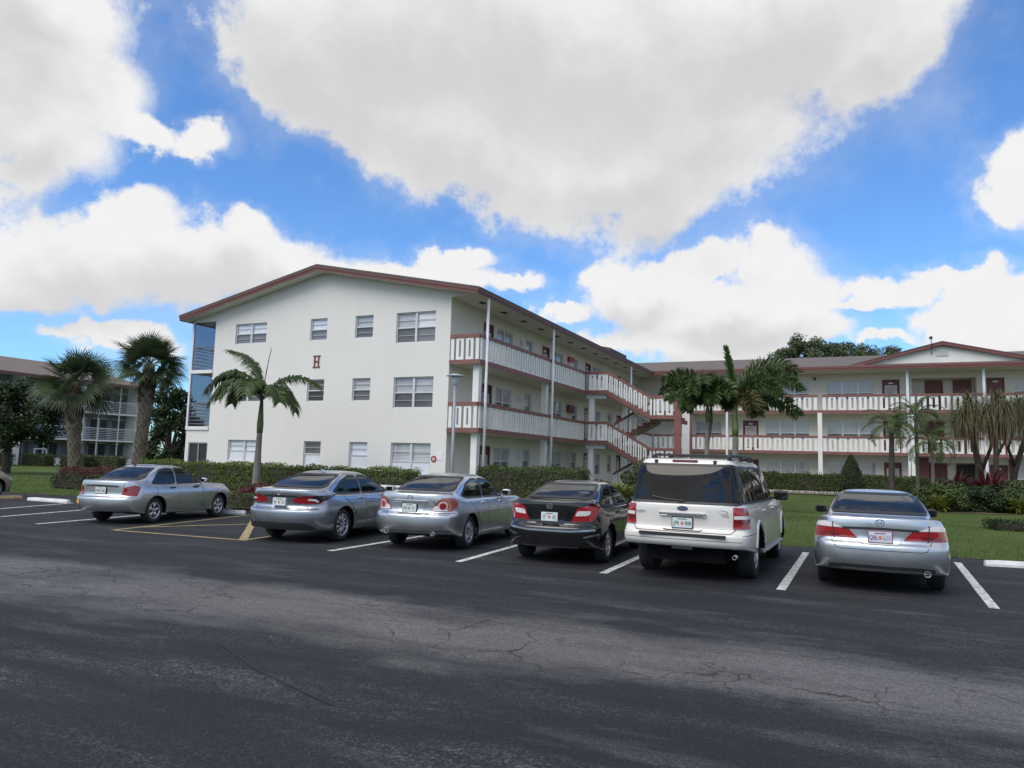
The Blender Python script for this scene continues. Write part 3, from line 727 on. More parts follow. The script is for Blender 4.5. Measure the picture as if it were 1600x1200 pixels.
for (u0, u1) in ((EAVE_L, RID_U), (RID_U, EAVE_R)):
    slope(b, u0, roof_z(u0)-.02, u1, roof_z(u1)-.02, V0, V0+.04, .19)
    slope(b, u0, roof_z(u0)+.09, u1, roof_z(u1)+.09, V0-.025, V0-.001, .08)
b.box(EAVE_R-.04, EAVE_R, V0, 25.94, roof_z(EAVE_R)-.02, roof_z(EAVE_R)+.17); b.box(EAVE_R+.001, EAVE_R+.025, V0, 25.92, roof_z(EAVE_R)+.06, roof_z(EAVE_R)+.17)
b.box(EAVE_L, EAVE_L+.04, V0, EN, roof_z(EAVE_L)-.02, roof_z(EAVE_L)+.17)
b.build('fascia', M['trim_roof'], rf)
b = MB()
for (u0, u1) in ((EAVE_L+.04, RID_U), (RID_U, EAVE_R-.04)):
    slope(b, u0, roof_z(u0), u1, roof_z(u1), V0+.045, -.002, .02)
b.build('rake_soffit', M['soffit'], rf)
b = MB(); b.box(0, EAVE_R-.04, .0, EV_, SOF, SOF+.03); b.quad((EAVE_L+.04, 0, 7.94), (-14.04, 0, 7.94), (-14.04, EN, 7.94), (EAVE_L+.04, EN, 7.94)); b.quad((0, -.002, SOF), (EAVE_R-.04, -.002, SOF), (EAVE_R-.04, -.002, SOF+.02), (0, -.002, roof_z(0)+.02)); b.build('walkway_soffit', M['soffit'], rf)
b = MB(); slope(b, -2.2, 9.12, 1.45, 8.42, 16.2, 19.6, .18); b.build('roof_curb', M['shingle_dark'], rf)
for i in range(12):
    v = 1.15+2.06*i
    b = MB(); b.box(.55, .80, v, v+.42, SOF-.012, SOF-.002); b.build('soffit_vent', M['dark'], rf)
# walkway wall with its doors and windows
dl = []; wl_ = []
for fz in (F1, F2, F3):
    for base, mirror in ((2.83, 0), (9.40, 0), (16.0, 0), (22.4, 0)):
        dl.append((base, base+.95, fz))
        wl_.append((base+1.36, base+3.0, fz, 2)); wl_.append((base+4.5, base+5.3, fz, 1))
holes = [(a, c_, fz+.0, fz+HEAD+.02) for a, c_, fz in dl]+[(a, c_, fz+(.78 if n == 2 else .95), fz+HEAD) for a, c_, fz, n in wl_ if a < EN-1]
b = MB(); facade(b, 'u', 0, 0.0, EN, F1, SOF, holes, sgn=-1)
b.build('walkway_wall', M['cream_wall'], H)
for a, c_, fz in dl: door(H, 'u', 0, a, c_, fz, fz+HEAD+.02, sgn=-1)
rr = random.Random(5)
for a, c_, fz, n in wl_:
    if a < EN-1: window(H, 'u', 0, a, c_, fz+(.78 if n == 2 else .95), fz+HEAD, n, behind=('blind_beige' if fz == F3 else rr.choice(['curtain', 'blind_grey', 'blind_beige'])), sgn=-1)
for fz in (F1, F2, F3):                 # coach lamps beside the doors
    for v in (6.7, 13.2):
        k = MB(); k.box(.004, .12, v, v+.16, fz+1.75, fz+1.95); k.box(.03, .16, v+.03, v+.13, fz+1.62, fz+1.75); k.build('wall_lamp', M['metal_white'], H)
# meter boxes high on the wall
b = MB(); b.box(.004, .16, 13.0, 13.7, F3+1.72, F3+1.98); b.build('red_box', M['red'], H)
b = MB(); b.box(.004, .16, 13.0, 13.8, F2+1.55, F2+1.95); b.build('junction_box', M['trim_dark'], H)
# walkway slabs, brown edges
RW = 1.38
for z in (F2, F3):
    b = MB(); b.box(0, RW-.03, .0, EN, z-.16, z); sl_ = b.build('walkway_slab', M['cream_wall'], H)
    b = MB(); b.box(RW-.029, RW, .0, EN, z-.18, z-.005); b.box(0.003, RW, -.03, -.001, z-.18, z-.005); b.build('slab_edge', M['trim'], sl_)
b = MB(); b.box(0, RW+.1, 0, EN, .05, F1); b.build('ground_slab', M['conc'], H)
poles = [.33, 7.22, 13.9, 20.6]
for v in poles:
    if v != 13.9:
        b = MB(); b.tube([(RW+.1, v, .2), (RW+.1, v, roof_z(EAVE_R)-.02)], .055, 10); b.smooth = True; b.build('pole', M['metal_white'], H, smooth=True)
    for z0, z1 in ((F1, F2-.16), (F2, F3-.16)):
        b = MB(); b.box(RW-.42, RW-.16, v-.12, v+.14, z0, z1); b.build('column', M['white_paint'], H)
Pg = lambda a, z, d: (a, -.012+d, z)
Ps = lambda a, z, d: (RW-.012-d, a, z)
for fz in (F2, F3):
    railing(H, Pg, .03, RW-.06, fz, .5)
    for v0, v1 in ((.05, 7.12), (7.32, 12.1), (13.4, 20.5), (20.7, 26.5)):
        railing(H, Ps, v0, v1, fz, .52)
# ---- the outside stair: two flights per storey, standing off the walkway
def stair(parent, fz):
    "from floor fz down to the floor below: outer flight away from the walkway, landing, inner flight back"
    S = empty('staircase', parent=parent); UA, UB, UC = 2.62, 4.88, 6.15
    va, vb, vc = 12.12, 13.32, 14.6
    dz = (F2-F1)/2; zm = fz-dz; n = 7
    b = MB()
    b.box(RW, UA, va, vb, fz-.17, fz-.002); b.box(UB, UC, va, vc, zm-.17, zm-.002)
    for i in range(n):
        u0 = UA+(UB-UA)*i/n; u1 = UA+(UB-UA)*(i+1)/n; z = fz-dz*(i+1)/(n+1)
        b.box(u0-.02, u1+.02, va+.06, vb-.04, z-.05, z)
        z2 = zm-dz*(n-i)/(n+1)
        b.box(u0-.02, u1+.02, vb+.04, vc-.02, z2-.05, z2)
    b.hexa([(UA, va+.05, fz-.35), (UB, va+.05, zm-.33), (UB, vb-.03, zm-.33), (UA, vb-.03, fz-.35), (UA, va+.05, fz-.2), (UB, va+.05, zm-.18), (UB, vb-.03, zm-.18), (UA, vb-.03, fz-.2)])
    z3 = fz-2*dz
    b.hexa([(UA, vb+.05, z3-.14), (UB, vb+.05, zm-.33), (UB, vc-.03, zm-.33), (UA, vc-.03, z3-.14), (UA, vb+.05, z3-.002), (UB, vb+.05, zm-.18), (UB, vc-.03, zm-.18), (UA, vc-.03, z3-.002)])
    b.build('stair_flight', M['stair_grey'], S)
    st = MB()                            # brown stringers and landing edges
    st.box(RW+.002, UA, va-.035, va-.001, fz-.2, fz-.003); st.box(UB, UC, va-.035, va-.001, zm-.2, zm-.003); st.box(UC, UC+.03, va, vc, zm-.2, zm-.003)
    st.hexa([(UA, va-.03, fz-.30), (UB, va-.03, zm-.20), (UB, va+.03, zm-.20), (UA, va+.03, fz-.30), (UA, va-.03, fz-.005), (UB, va-.03, zm+.02), (UB, va+.03, zm+.02), (UA, va+.03, fz-.005)])
    for i in range(n):
        u0 = UA+(UB-UA)*i/n; u1 = UA+(UB-UA)*(i+1)/n; z = fz-dz*(i+1)/(n+1)
        st.box(u0, u1, va-.028, va+.028, z-.14, z+.012)
        z2 = zm-dz*(n-i)/(n+1); st.box(u0, u1, vb+.0, vb+.05, z2-.25, z2+.012)
    st.build('stringer', M['trim'], S)
    # balusters
    P = lambda a, z, d: (a, va-.005+d, z)
    p1 = MB()
    for a0, a1 in ((RW+.22, RW+.60), (RW+.72, RW+1.10)): panel(p1, P, a0, a1, fz+.0, fz+.86)
    panel(p1, P, UA-.12, UA+.02, fz, fz+.86, slot=False)
    m = 8; w = (UB-UA-.16)/m; k = -(dz/(UB-UA))
    for i in range(m):
        a = UA+.10+w*i; z = fz+k*(a-UA)
        panel(p1, P, a, a+w*.70, z-.13, z+.86, zs=k*w*.7, slot=True)
    for a0, a1 in ((UB+.02, UB+.12), (UB+.2, UB+.3)): panel(p1, P, a0, a1, zm, zm+.86, slot=False)
    for a0, a1 in ((UB+.36, UB+.74), (UB+.84, UB+1.2)): panel(p1, P, a0, a1, zm, zm+.86)
    p1.build('stair_balustrade', M['white_paint'], S); p1 = MB()
    P2 = lambda a, z, d: (a, vb+.01+d, z)
    for i in range(m):
        a = UA+.05+w*i; z = z3-k*(a-UA)
        panel(p1, P2, a, a+w*.62, z-.02, z+.82, zs=-k*w*.62, slot=True)
    p1.build('stair_balustrade', M['white_paint'], S)
    h = MB(); t = .13
    def rail(a0, z0, a1, z1, v): h.hexa([(a0, v-.04, z0), (a1, v-.04, z1), (a1, v+.07, z1), (a0, v+.07, z0), (a0, v-.04, z0+t), (a1, v-.04, z1+t), (a1, v+.07, z1+t), (a0, v+.07, z0+t)])
    rail(RW+.02, fz+.86, UA, fz+.86, va); rail(UA, fz+.86, UB+.05, zm+.86, va); rail(UB+.05, zm+.86, UC, zm+.86, va)
    rail(UA, z3+.84, UB, zm+.84, vb+.02)
    h.build('stair_handrail', M['trim'], S)
    c = MB(); c.box(RW+.15, RW+.42, va+.25, va+.5, fz-2.65, fz-.17); c.box(RW+.02, UA-.1, va+.2, va+.55, fz-.42, fz-.172); c.box(3.55, 3.75, vb+.4, vb+.6, fz-2.65, fz-1.35-.0); c.build('stair_column', M['white_paint'], S)
    return S
M['stair_grey'] = mat('stair_concrete', (.30, .285, .25), .8, var=.12)
stair(H, F3); stair(H, F2)
b = MB(); b.box(6.16, 6.50, 12.02, 12.14, .25, 5.95); b.box(6.19, 6.3, 12.15, 14.6, 4.0, 4.2); b.build('stair_pillar', M['trim'], H)
b = MB(); b.box(6.30, 6.46, 11.95, 12.018, 5.72, 5.84); b.build('stair_lamp', M['metal_white'], H)

# ================================================================== the long cross wing behind
G = thing('apartment_building', 'long cream apartment wing with low entrance gable, behind the foxtail palms', 'apartment building', (OX, OY, 0), RZ)
WV, RV, UE = 28.0, 26.6, 36.0
trip = [(8.83, 11.63, 3), (12.69, 15.54, 3), (23.1, 25.9, 3), (27, 29.8, 3)]
hs = []
for fz in (F1, F2, F3):
    hs += [(4.07, 5.93, fz+.78, fz+HEAD, fz, 2, 'w'), (7.35, 8.37, fz, fz+HEAD+.03, fz, 0, 'd'), (16.0, 17.0, fz, fz+HEAD+.03, fz, 0, 'd'), (21.72, 22.66, fz, fz+HEAD+.03, fz, 0, 'D')]
    hs += [(a, c_, fz+.78, fz+HEAD, fz, n, 'w') for a, c_, n in trip]
    hs.append((17.7, 21.2, fz, fz+HEAD+.1, fz, 0, 'lobby'))
b = MB(); facade(b, 'v', WV, -14.04, UE, F1, SOF, hs)
for fz in (F1, F2, F3):                 # recessed lobby
    b.quad((17.7, WV+.14, fz), (17.7, WV+1.2, fz), (17.7, WV+1.2, fz+2.13), (17.7, WV+.14, fz+2.13)); b.quad((21.2, WV+.14, fz), (21.2, WV+.14, fz+2.13), (21.2, WV+1.2, fz+2.13), (21.2, WV+1.2, fz))
    b.quad((17.7, WV+1.2, fz), (21.2, WV+1.2, fz), (21.2, WV+1.2, fz+2.13), (17.7, WV+1.2, fz+2.13)); b.quad((17.7, WV+.14, fz+2.13), (17.7, WV+1.2, fz+2.13), (21.2, WV+1.2, fz+2.13), (21.2, WV+.14, fz+2.13))
b.box(17.7, 21.2, WV, WV+1.2, F1-.1, F1+.001)
b.build('wall', M['cream_wall'], G)
for a0, a1, z0, z1, fz, n, k in hs:
    if k == 'w': window(G, 'v', WV, a0, a1, z0, z1, n, behind=rr.choice(['blind_beige', 'blind_beige', 'blind_grey']), rail=.36, frame='metal_white')
    elif k == 'd': door(G, 'v', WV, a0, a1, z0, z1)
    elif k == 'D': door(G, 'v', WV, a0, a1, z0, z1, lite=False)
    else:
        if fz != F1:
            door(G, 'v', WV+1.1, 18.5, 19.5, z0, z0+2.05, lite=False, plate=False); door(G, 'v', WV+1.1, 20.06, 21.05, z0, z0+2.05, lite=False, plate=False)
        else:
            door(G, 'v', WV+1.1, 18.6, 19.6, z0, z0+2.05, lite=False, plate=False)
            q = MB(); q.box(20.1, 21.1, WV+1.1, WV+1.19, z0, z0+2.05); q.build('passage', M['dark'], G)
q = MB(); q.box(11.9, 12.05, WV-.1, WV-.002, F3+2.1, F3+2.3); q.build('wall_lamp', M['trim_dark'], G)
for z in (F2, F3):
    b = MB(); b.box(RW+.05, UE, RV+.03, WV, z-.16, z); s_ = b.build('walkway_slab', M['cream_wall'], G)
    b = MB(); b.box(RW+.05, UE, RV, RV+.029, z-.18, z-.005); b.build('slab_edge', M['trim'], s_)
b = MB(); b.box(RW+.2, UE, RV-.1, WV, .05, F1); b.build('ground_slab', M['conc'], G)
Pw = lambda a, z, d: (a, RV+.012+d, z)
for fz in (F2, F3):
    for a0, a1 in ((1.45, 3.5), (4.13, 6.4), (6.62, 12.2), (12.46, 17.24), (17.5, 21.3), (21.5, 27.0), (27.2, 33)): railing(G, Pw, a0, a1, fz, .6)
for u in (6.5, 17.36, 21.39, 27.1):
    b = MB(); b.box(u-.07, u+.07, RV-.12, RV-.005, .25, SOF+.05); b.build('pole', M['metal_white'], G)
for u in (12.32, 17.6):
    b = MB(); b.box(u-.13, u+.13, RV-.1, RV+.12, .25, F3-.18); b.build('column', M['white_paint'], G)
b = MB(); b.box(3.45, 3.98, RV-.05, WV, .25, SOF); b.build('column', M['white_paint'], G)
b = MB(); b.box(3.98, 4.13, RV-.06, RV+.1, .25, 6.67); b.build('brown_edge_board', M['trim'], G)
for u0, u1 in ((17.5, 18.5), (22.7, 23.0)):
    b = MB(); b.box(u0, u1, WV-.05, WV-.003, F1, F1+2.4); b.build('brown_panel', M['door'], G)
# roof of the wing with its low entrance gable
EV = 25.95; RGV = 34.5; RGZ = 10.25
def wz(v): return 8.42+(RGZ-8.42)*(v-EV)/(RGV-EV)
b = MB()
L0 = EAVE_R-.1
b.add([(-14, EV, wz(EV)), (UE+.6, EV, wz(EV)), (UE+.6, RGV, RGZ), (-14, RGV, RGZ)], [(0, 1, 2, 3)])
b.add([(-14, RGV, RGZ), (UE+.6, RGV, RGZ), (UE+.6, 43, 8.42), (-14, 43, 8.42)], [(0, 1, 2, 3)])
rw = b.build('roof', M['shingle'], G)
b = MB(); b.box(L0+.15, UE+.6, EV, EV+.04, 8.18, 8.40); b.box(L0+.15, UE+.6, EV-.025, EV-.001, 8.29, 8.41); b.build('fascia', M['trim_dark'], rw)
b = MB(); b.box(0, UE+.5, EV+.04, WV, SOF+.001, SOF+.03); b.build('walkway_soffit', M['soffit'], rw)
b = MB(); b.tube([(6.0, 32.2, 9.6), (6.0, 32.2, 10.05)], .06, 8); b.build('vent_pipe', M['dark'], rw)
b = MB(); GA, GB, GU, GZ, GV = 14.4, 24.5, 19.3, 9.74, 26.75
b.add([(GA+.3, GV, wz(GV)-.05), (GB-.3, GV, wz(GV)-.05), (GU, GV, GZ-.1)], [(0, 1, 2)]); gbl = b.build('entrance_gable', M['white_wall'], G)
b = MB()
for (u0, z0, u1, z1) in ((GA-.3, wz(GV)-.17, GU, GZ), (GU, GZ, GB+.3, wz(GV)-.17)):
    b.hexa([(u0, GV-.3, z0-.1), (u1, GV-.3, z1-.1), (u1, GV-.25, z1-.1), (u0, GV-.25, z0-.1), (u0, GV-.3, z0+.1), (u1, GV-.3, z1+.1), (u1, GV-.25, z1+.1), (u0, GV-.25, z0+.1)])
b.build('gable_fascia', M['trim_dark'], gbl)
b = MB()
for (u0, z0, u1, z1) in ((GA-.3, wz(GV)-.1, GU, GZ+.09), (GU, GZ+.09, GB+.3, wz(GV)-.1)):
    b.hexa([(u0, GV-.32, z0), (u1, GV-.32, z1), (u1, RGV-.5, z1), (u0, RGV-.5, z0), (u0, GV-.32, z0+.05), (u1, GV-.32, z1+.05), (u1, RGV-.5, z1+.05), (u0, RGV-.5, z0+.05)])
b.build('gable_roof', M['shingle_dark'], gbl)
b = MB(); b.box(GU-.32, GU+.32, GV-.04, GV-.002, 8.98, 9.44)
for i in range(7): b.box(GU-.29, GU+.29, GV-.06, GV-.041, 9.01+i*.06, 9.04+i*.06)
b.build('louvre_vent', M['alu'], gbl)
b = MB(); b.tube([(18.72, GV-.45, 9.0), (18.70, GV-.45, 10.2)], .025, 6); b.box(18.60, 18.78, GV-.50, GV-.40, 10.0, 10.14); b.tube([(18.72, GV-.45, 9.2), (18.72, GV, 9.2)], .02, 6); b.build('antenna_mast', M['dark'], G)

# ================================================================== the far building across the lawn
FB = thing('apartment_building', 'distant shaded apartment block with white horizontal porch rails, behind the cabbage palms', 'apartment building', (OX, OY, 0), RZ)
FU = -52.0; FA, FE = 2.0, 27.3
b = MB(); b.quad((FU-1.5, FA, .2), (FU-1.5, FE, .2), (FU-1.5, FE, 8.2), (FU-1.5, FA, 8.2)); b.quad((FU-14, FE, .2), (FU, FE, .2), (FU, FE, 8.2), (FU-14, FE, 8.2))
b.quad((FU-14, FA, .2), (FU, FA, .2), (FU, FA, 8.2), (FU-14, FA, 8.2)); M['shaded_blue_grey_wall'] = stucco('shaded_blue_grey_stucco', (.17, .19, .215)); b.build('wall', M['shaded_blue_grey_wall'], FB)  # blue-grey with the block's shade darkened into the wall colour
b = MB()
b.box(FU-1.5, FU+.02, 14.4, 15.4, .2, 2.6); b.build('knee_wall', M['white_wall'], FB)
for v in (FA, 15.55, 21.3, 27.1):
    b = MB(); b.box(FU-1.5, FU+.02, v-.12, v+.12, .2, 8.2); b.build('dividing_wall', M['white_wall'], FB)
for z in (2.78, 5.43):
    b = MB(); b.box(FU-1.5, FU+.03, FA, FE, z-.15, z); b.build('porch_slab', M['white_paint'], FB)
for z0, z1 in ((.35, 2.63), (2.78, 5.28), (5.43, 8.2)):
    for v in (17.8, 20.2, 22.9, 25.1):
        b = MB(); b.box(FU-.08, FU, v-.04, v+.04, z0, z1); b.build('porch_post', M['metal_white'], FB)
    if z0 > 1:
        for v0, v1 in ((FA+.2, 15.4), (15.7, 21.2), (21.4, 27)):
            b = MB()
            for i in range(6): b.box(FU-.05, FU-.02, v0, v1, z0+.1+i*.17, z0+.135+i*.17)
            b.box(FU-.06, FU-.0, v0, v1, z0+1.08, z0+1.14); b.build('porch_rail', M['metal_white'], FB)
    for v0, v1, mm in ((16.2, 17.4, 'curtain_dark'), (18.3, 20.0, 'dark'), (21.9, 22.7, 'curtain'), (23.2, 24.9, 'dark'), (25.5, 26.8, 'curtain_dark')):
        b = MB(); b.box(FU-1.499, FU-1.45, v0, v1, z0+.05, z0+2.1); w_ = b.build('sliding_door', M[mm], FB)
        b = MB(); b.box(FU-1.449, FU-1.42, (v0+v1)/2-.03, (v0+v1)/2+.03, z0+.05, z0+2.1); b.box(FU-1.449, FU-1.42, v0, v1, z0+2.05, z0+2.12); b.build('sliding_door_frame', M['alu'], w_)
b = MB(); b.box(FU-.06, FU, 17.0, 18.1, .3, .35); b.box(FU-.06, FU, 16.98, 17.06, .3, 1.75); b.box(FU-.06, FU, 18.04, 18.12, .3, 1.75); b.box(FU-.06, FU, 17.0, 18.1, 1.7, 1.78); b.build('screen_door', M['metal_white'], FB)
b = MB(); b.box(FU-.12, FU-.08, 18.2, 20.1, .3, .95); b.box(FU-.12, FU-.08, 25.0, 27.0, .3, .95); b.build('knee_wall', M['white_wall'], FB)
b = MB()
ez, rz_ = 8.28, 10.4
b.add([(FU+.9, FA-.8, ez), (FU+.9, FE+.8, ez), (FU-7, FE+.8-3, rz_), (FU-7, FA-.8, rz_)], [(0, 1, 2, 3)]); b.add([(FU+.9, FE+.8, ez), (FU-15, FE+.8, ez), (FU-7, FE-2.2, rz_)], [(0, 1, 2)])
M['shingle_red'] = shingle('brown_shingles', (.17, .135, .12), (.21, .17, .15)); r_ = b.build('roof', M['shingle_red'], FB)
b = MB(); b.box(FU+.86, FU+.9, FA-.8, FE+.8, ez-.22, ez); b.box(FU-15, FU+.9, FE+.76, FE+.8, ez-.22, ez); b.build('fascia', M['trim_dark'], r_)
b = MB(); b.box(FU-1.5, FU+.86, FA, FE+.7, ez-.08, ez-.04); b.build('walkway_soffit', M['soffit'], r_)
# ------------------------------------------------------------------ cars: x forward from the rear axle, y left, z up
M['tyre'] = mat('tyre_rubber', (.022, .022, .023), .75, var=.2, vscale=20)
M['rim'] = mat('alloy_rim', (.55, .56, .58), .3, metal=.8)
M['rim_dark'] = mat('rim_recess', (.025, .025, .027), .6)
M['chrome'] = mat('chrome', (.75, .76, .78), .12, metal=1.0)
M['black_trim'] = mat('black_plastic', (.022, .022, .024), .5)
M['gloss_black'] = mat('gloss_black', (.012, .012, .014), .12, coat=.5)
M['gap'] = mat('panel_gap', (.02, .02, .022), .8)
M['well'] = mat('wheel_well', (.008, .008, .009), .95, spec=.1)
M['lamp_red'] = mat('red_lamp_lens', (.30, .010, .014), .12, coat=1.0)
M['lamp_dark_red'] = mat('dark_red_lamp_lens', (.13, .008, .012), .12, coat=1.0)
M['lamp_clear'] = mat('clear_lamp_lens', (.72, .70, .70), .12, coat=1.0)
M['lamp_amber'] = mat('amber_lamp_lens', (.32, .085, .06), .15, coat=1.0)
M['seat'] = mat('seat_fabric', (.16, .155, .15), .9)
M['seat_dark'] = mat('dark_seat', (.03, .03, .032), .9)
M['plate'] = mat('plate_white', (.62, .70, .70), .4, var=.08, vscale=8)
M['plate_ink'] = mat('plate_green_ink', (.04, .12, .10), .5)
M['plate_blue'] = mat('plate_blue_ink', (.05, .07, .16), .5)
M['orange'] = mat('plate_orange', (.60, .20, .07), .5)
M['yellow'] = mat('yellow_sticker', (.68, .46, .05), .5)
M['glass_clear'] = glassmat('car_glass', (.55, .62, .58), body=(.012, .016, .018), clear=.66, ior=1.6)
M['glass_tint'] = glassmat('tinted_car_glass', (.22, .25, .25), body=(.006, .007, .008), clear=.40, ior=1.62)
M['glass_dark'] = glassmat('dark_car_glass', (.05, .05, .055), body=(.004, .004, .005), clear=.12, ior=1.48)
def paint(name, rgb, metal, rough, coat=1.0, flake=True):
    m = mat(name, rgb, rough, metal=metal, coat=coat)
    t = NT(m); b = t.n['Principled BSDF']; tc = t.add('ShaderNodeTexCoord')
    n = t.add('ShaderNodeTexNoise', {'Vector': tc.outputs['Object'], 'Scale': 2.2, 'Detail': 5.0})
    r = t.add('ShaderNodeMapRange', {0: n.outputs['Fac'], 1: .3, 2: .7, 3: rough, 4: min(1, rough+.13)}); t.link(r.outputs[0], b.inputs['Roughness'])
    # road dust low on the body
    sp = t.add('ShaderNodeSeparateXYZ', {0: tc.outputs['Object']})
    n2 = t.add('ShaderNodeTexNoise', {'Vector': tc.outputs['Object'], 'Scale': 6.0, 'Detail': 6.0})
    hh = t.add('ShaderNodeMapRange', {0: sp.outputs[2], 1: .2, 2: .5, 3: .5, 4: 0.})
    mm = t.add('ShaderNodeMath', {0: hh.outputs[0], 1: n2.outputs['Fac']}, operation='MULTIPLY')
    mx = t.add('ShaderNodeMix', {0: mm.outputs[0]}, data_type='RGBA'); mx.inputs[6].default_value = c4(rgb); mx.inputs[7].default_value = (.12, .11, .10, 1)
    t.link(mx.outputs[2], b.inputs['Base Color'])
    b.inputs['Coat Roughness'].default_value = .04
    return m
M['silver'] = paint('silver_paint', (.57, .59, .60), .94, .24)
M['silver_light'] = paint('light_silver_paint', (.62, .645, .675), .94, .24)
M['silver_grey'] = paint('grey_silver_paint', (.43, .46, .505), .94, .22)
M['white_pearl'] = paint('white_pearl_paint', (.70, .675, .63), 0.0, .3)
M['black_paint'] = paint('black_paint', (.004, .0045, .006), 0.0, .10, .8)
M['tan_paint'] = paint('tan_paint', (.33, .27, .22), .5, .4)

def chaikin(p, it=2, r=None):
    "round the corners of an outline"
    r = r or (.05 if it == 2 else .03); q = []; n = len(p)
    for i in range(n):
        a, b, c = p[i-1], p[i], p[(i+1) % n]; la, lc = hypot(a[0]-b[0], a[1]-b[1]), hypot(c[0]-b[0], c[1]-b[1])
        ra, rc = min(r, la*.45)/la, min(r, lc*.45)/lc
        A = (b[0]+(a[0]-b[0])*ra, b[1]+(a[1]-b[1])*ra); C = (b[0]+(c[0]-b[0])*rc, b[1]+(c[1]-b[1])*rc)
        for t in (0, .33, .67, 1): q.append(((1-t)**2*A[0]+2*t*(1-t)*b[0]+t*t*C[0], (1-t)**2*A[1]+2*t*(1-t)*b[1]+t*t*C[1]))
    return q
def inside(pt, poly):
    x, y = pt; r = False; n = len(poly); j = n-1
    for i in range(n):
        xi, yi = poly[i]; xj, yj = poly[j]
        if (yi > y) != (yj > y) and x < (xj-xi)*(y-yi)/(yj-yi)+xi: r = not r
        j = i
    return r
def resample(p, step, closed=True):
    q = []; n = len(p)
    for i in range(n if closed else n-1):
        a, b = p[i], p[(i+1) % n]; k = max(1, int(hypot(b[0]-a[0], b[1]-a[1])/step))
        q += [(a[0]+(b[0]-a[0])*t/k, a[1]+(b[1]-a[1])*t/k) for t in range(k)]
    if not closed: q.append(p[-1])
    return q

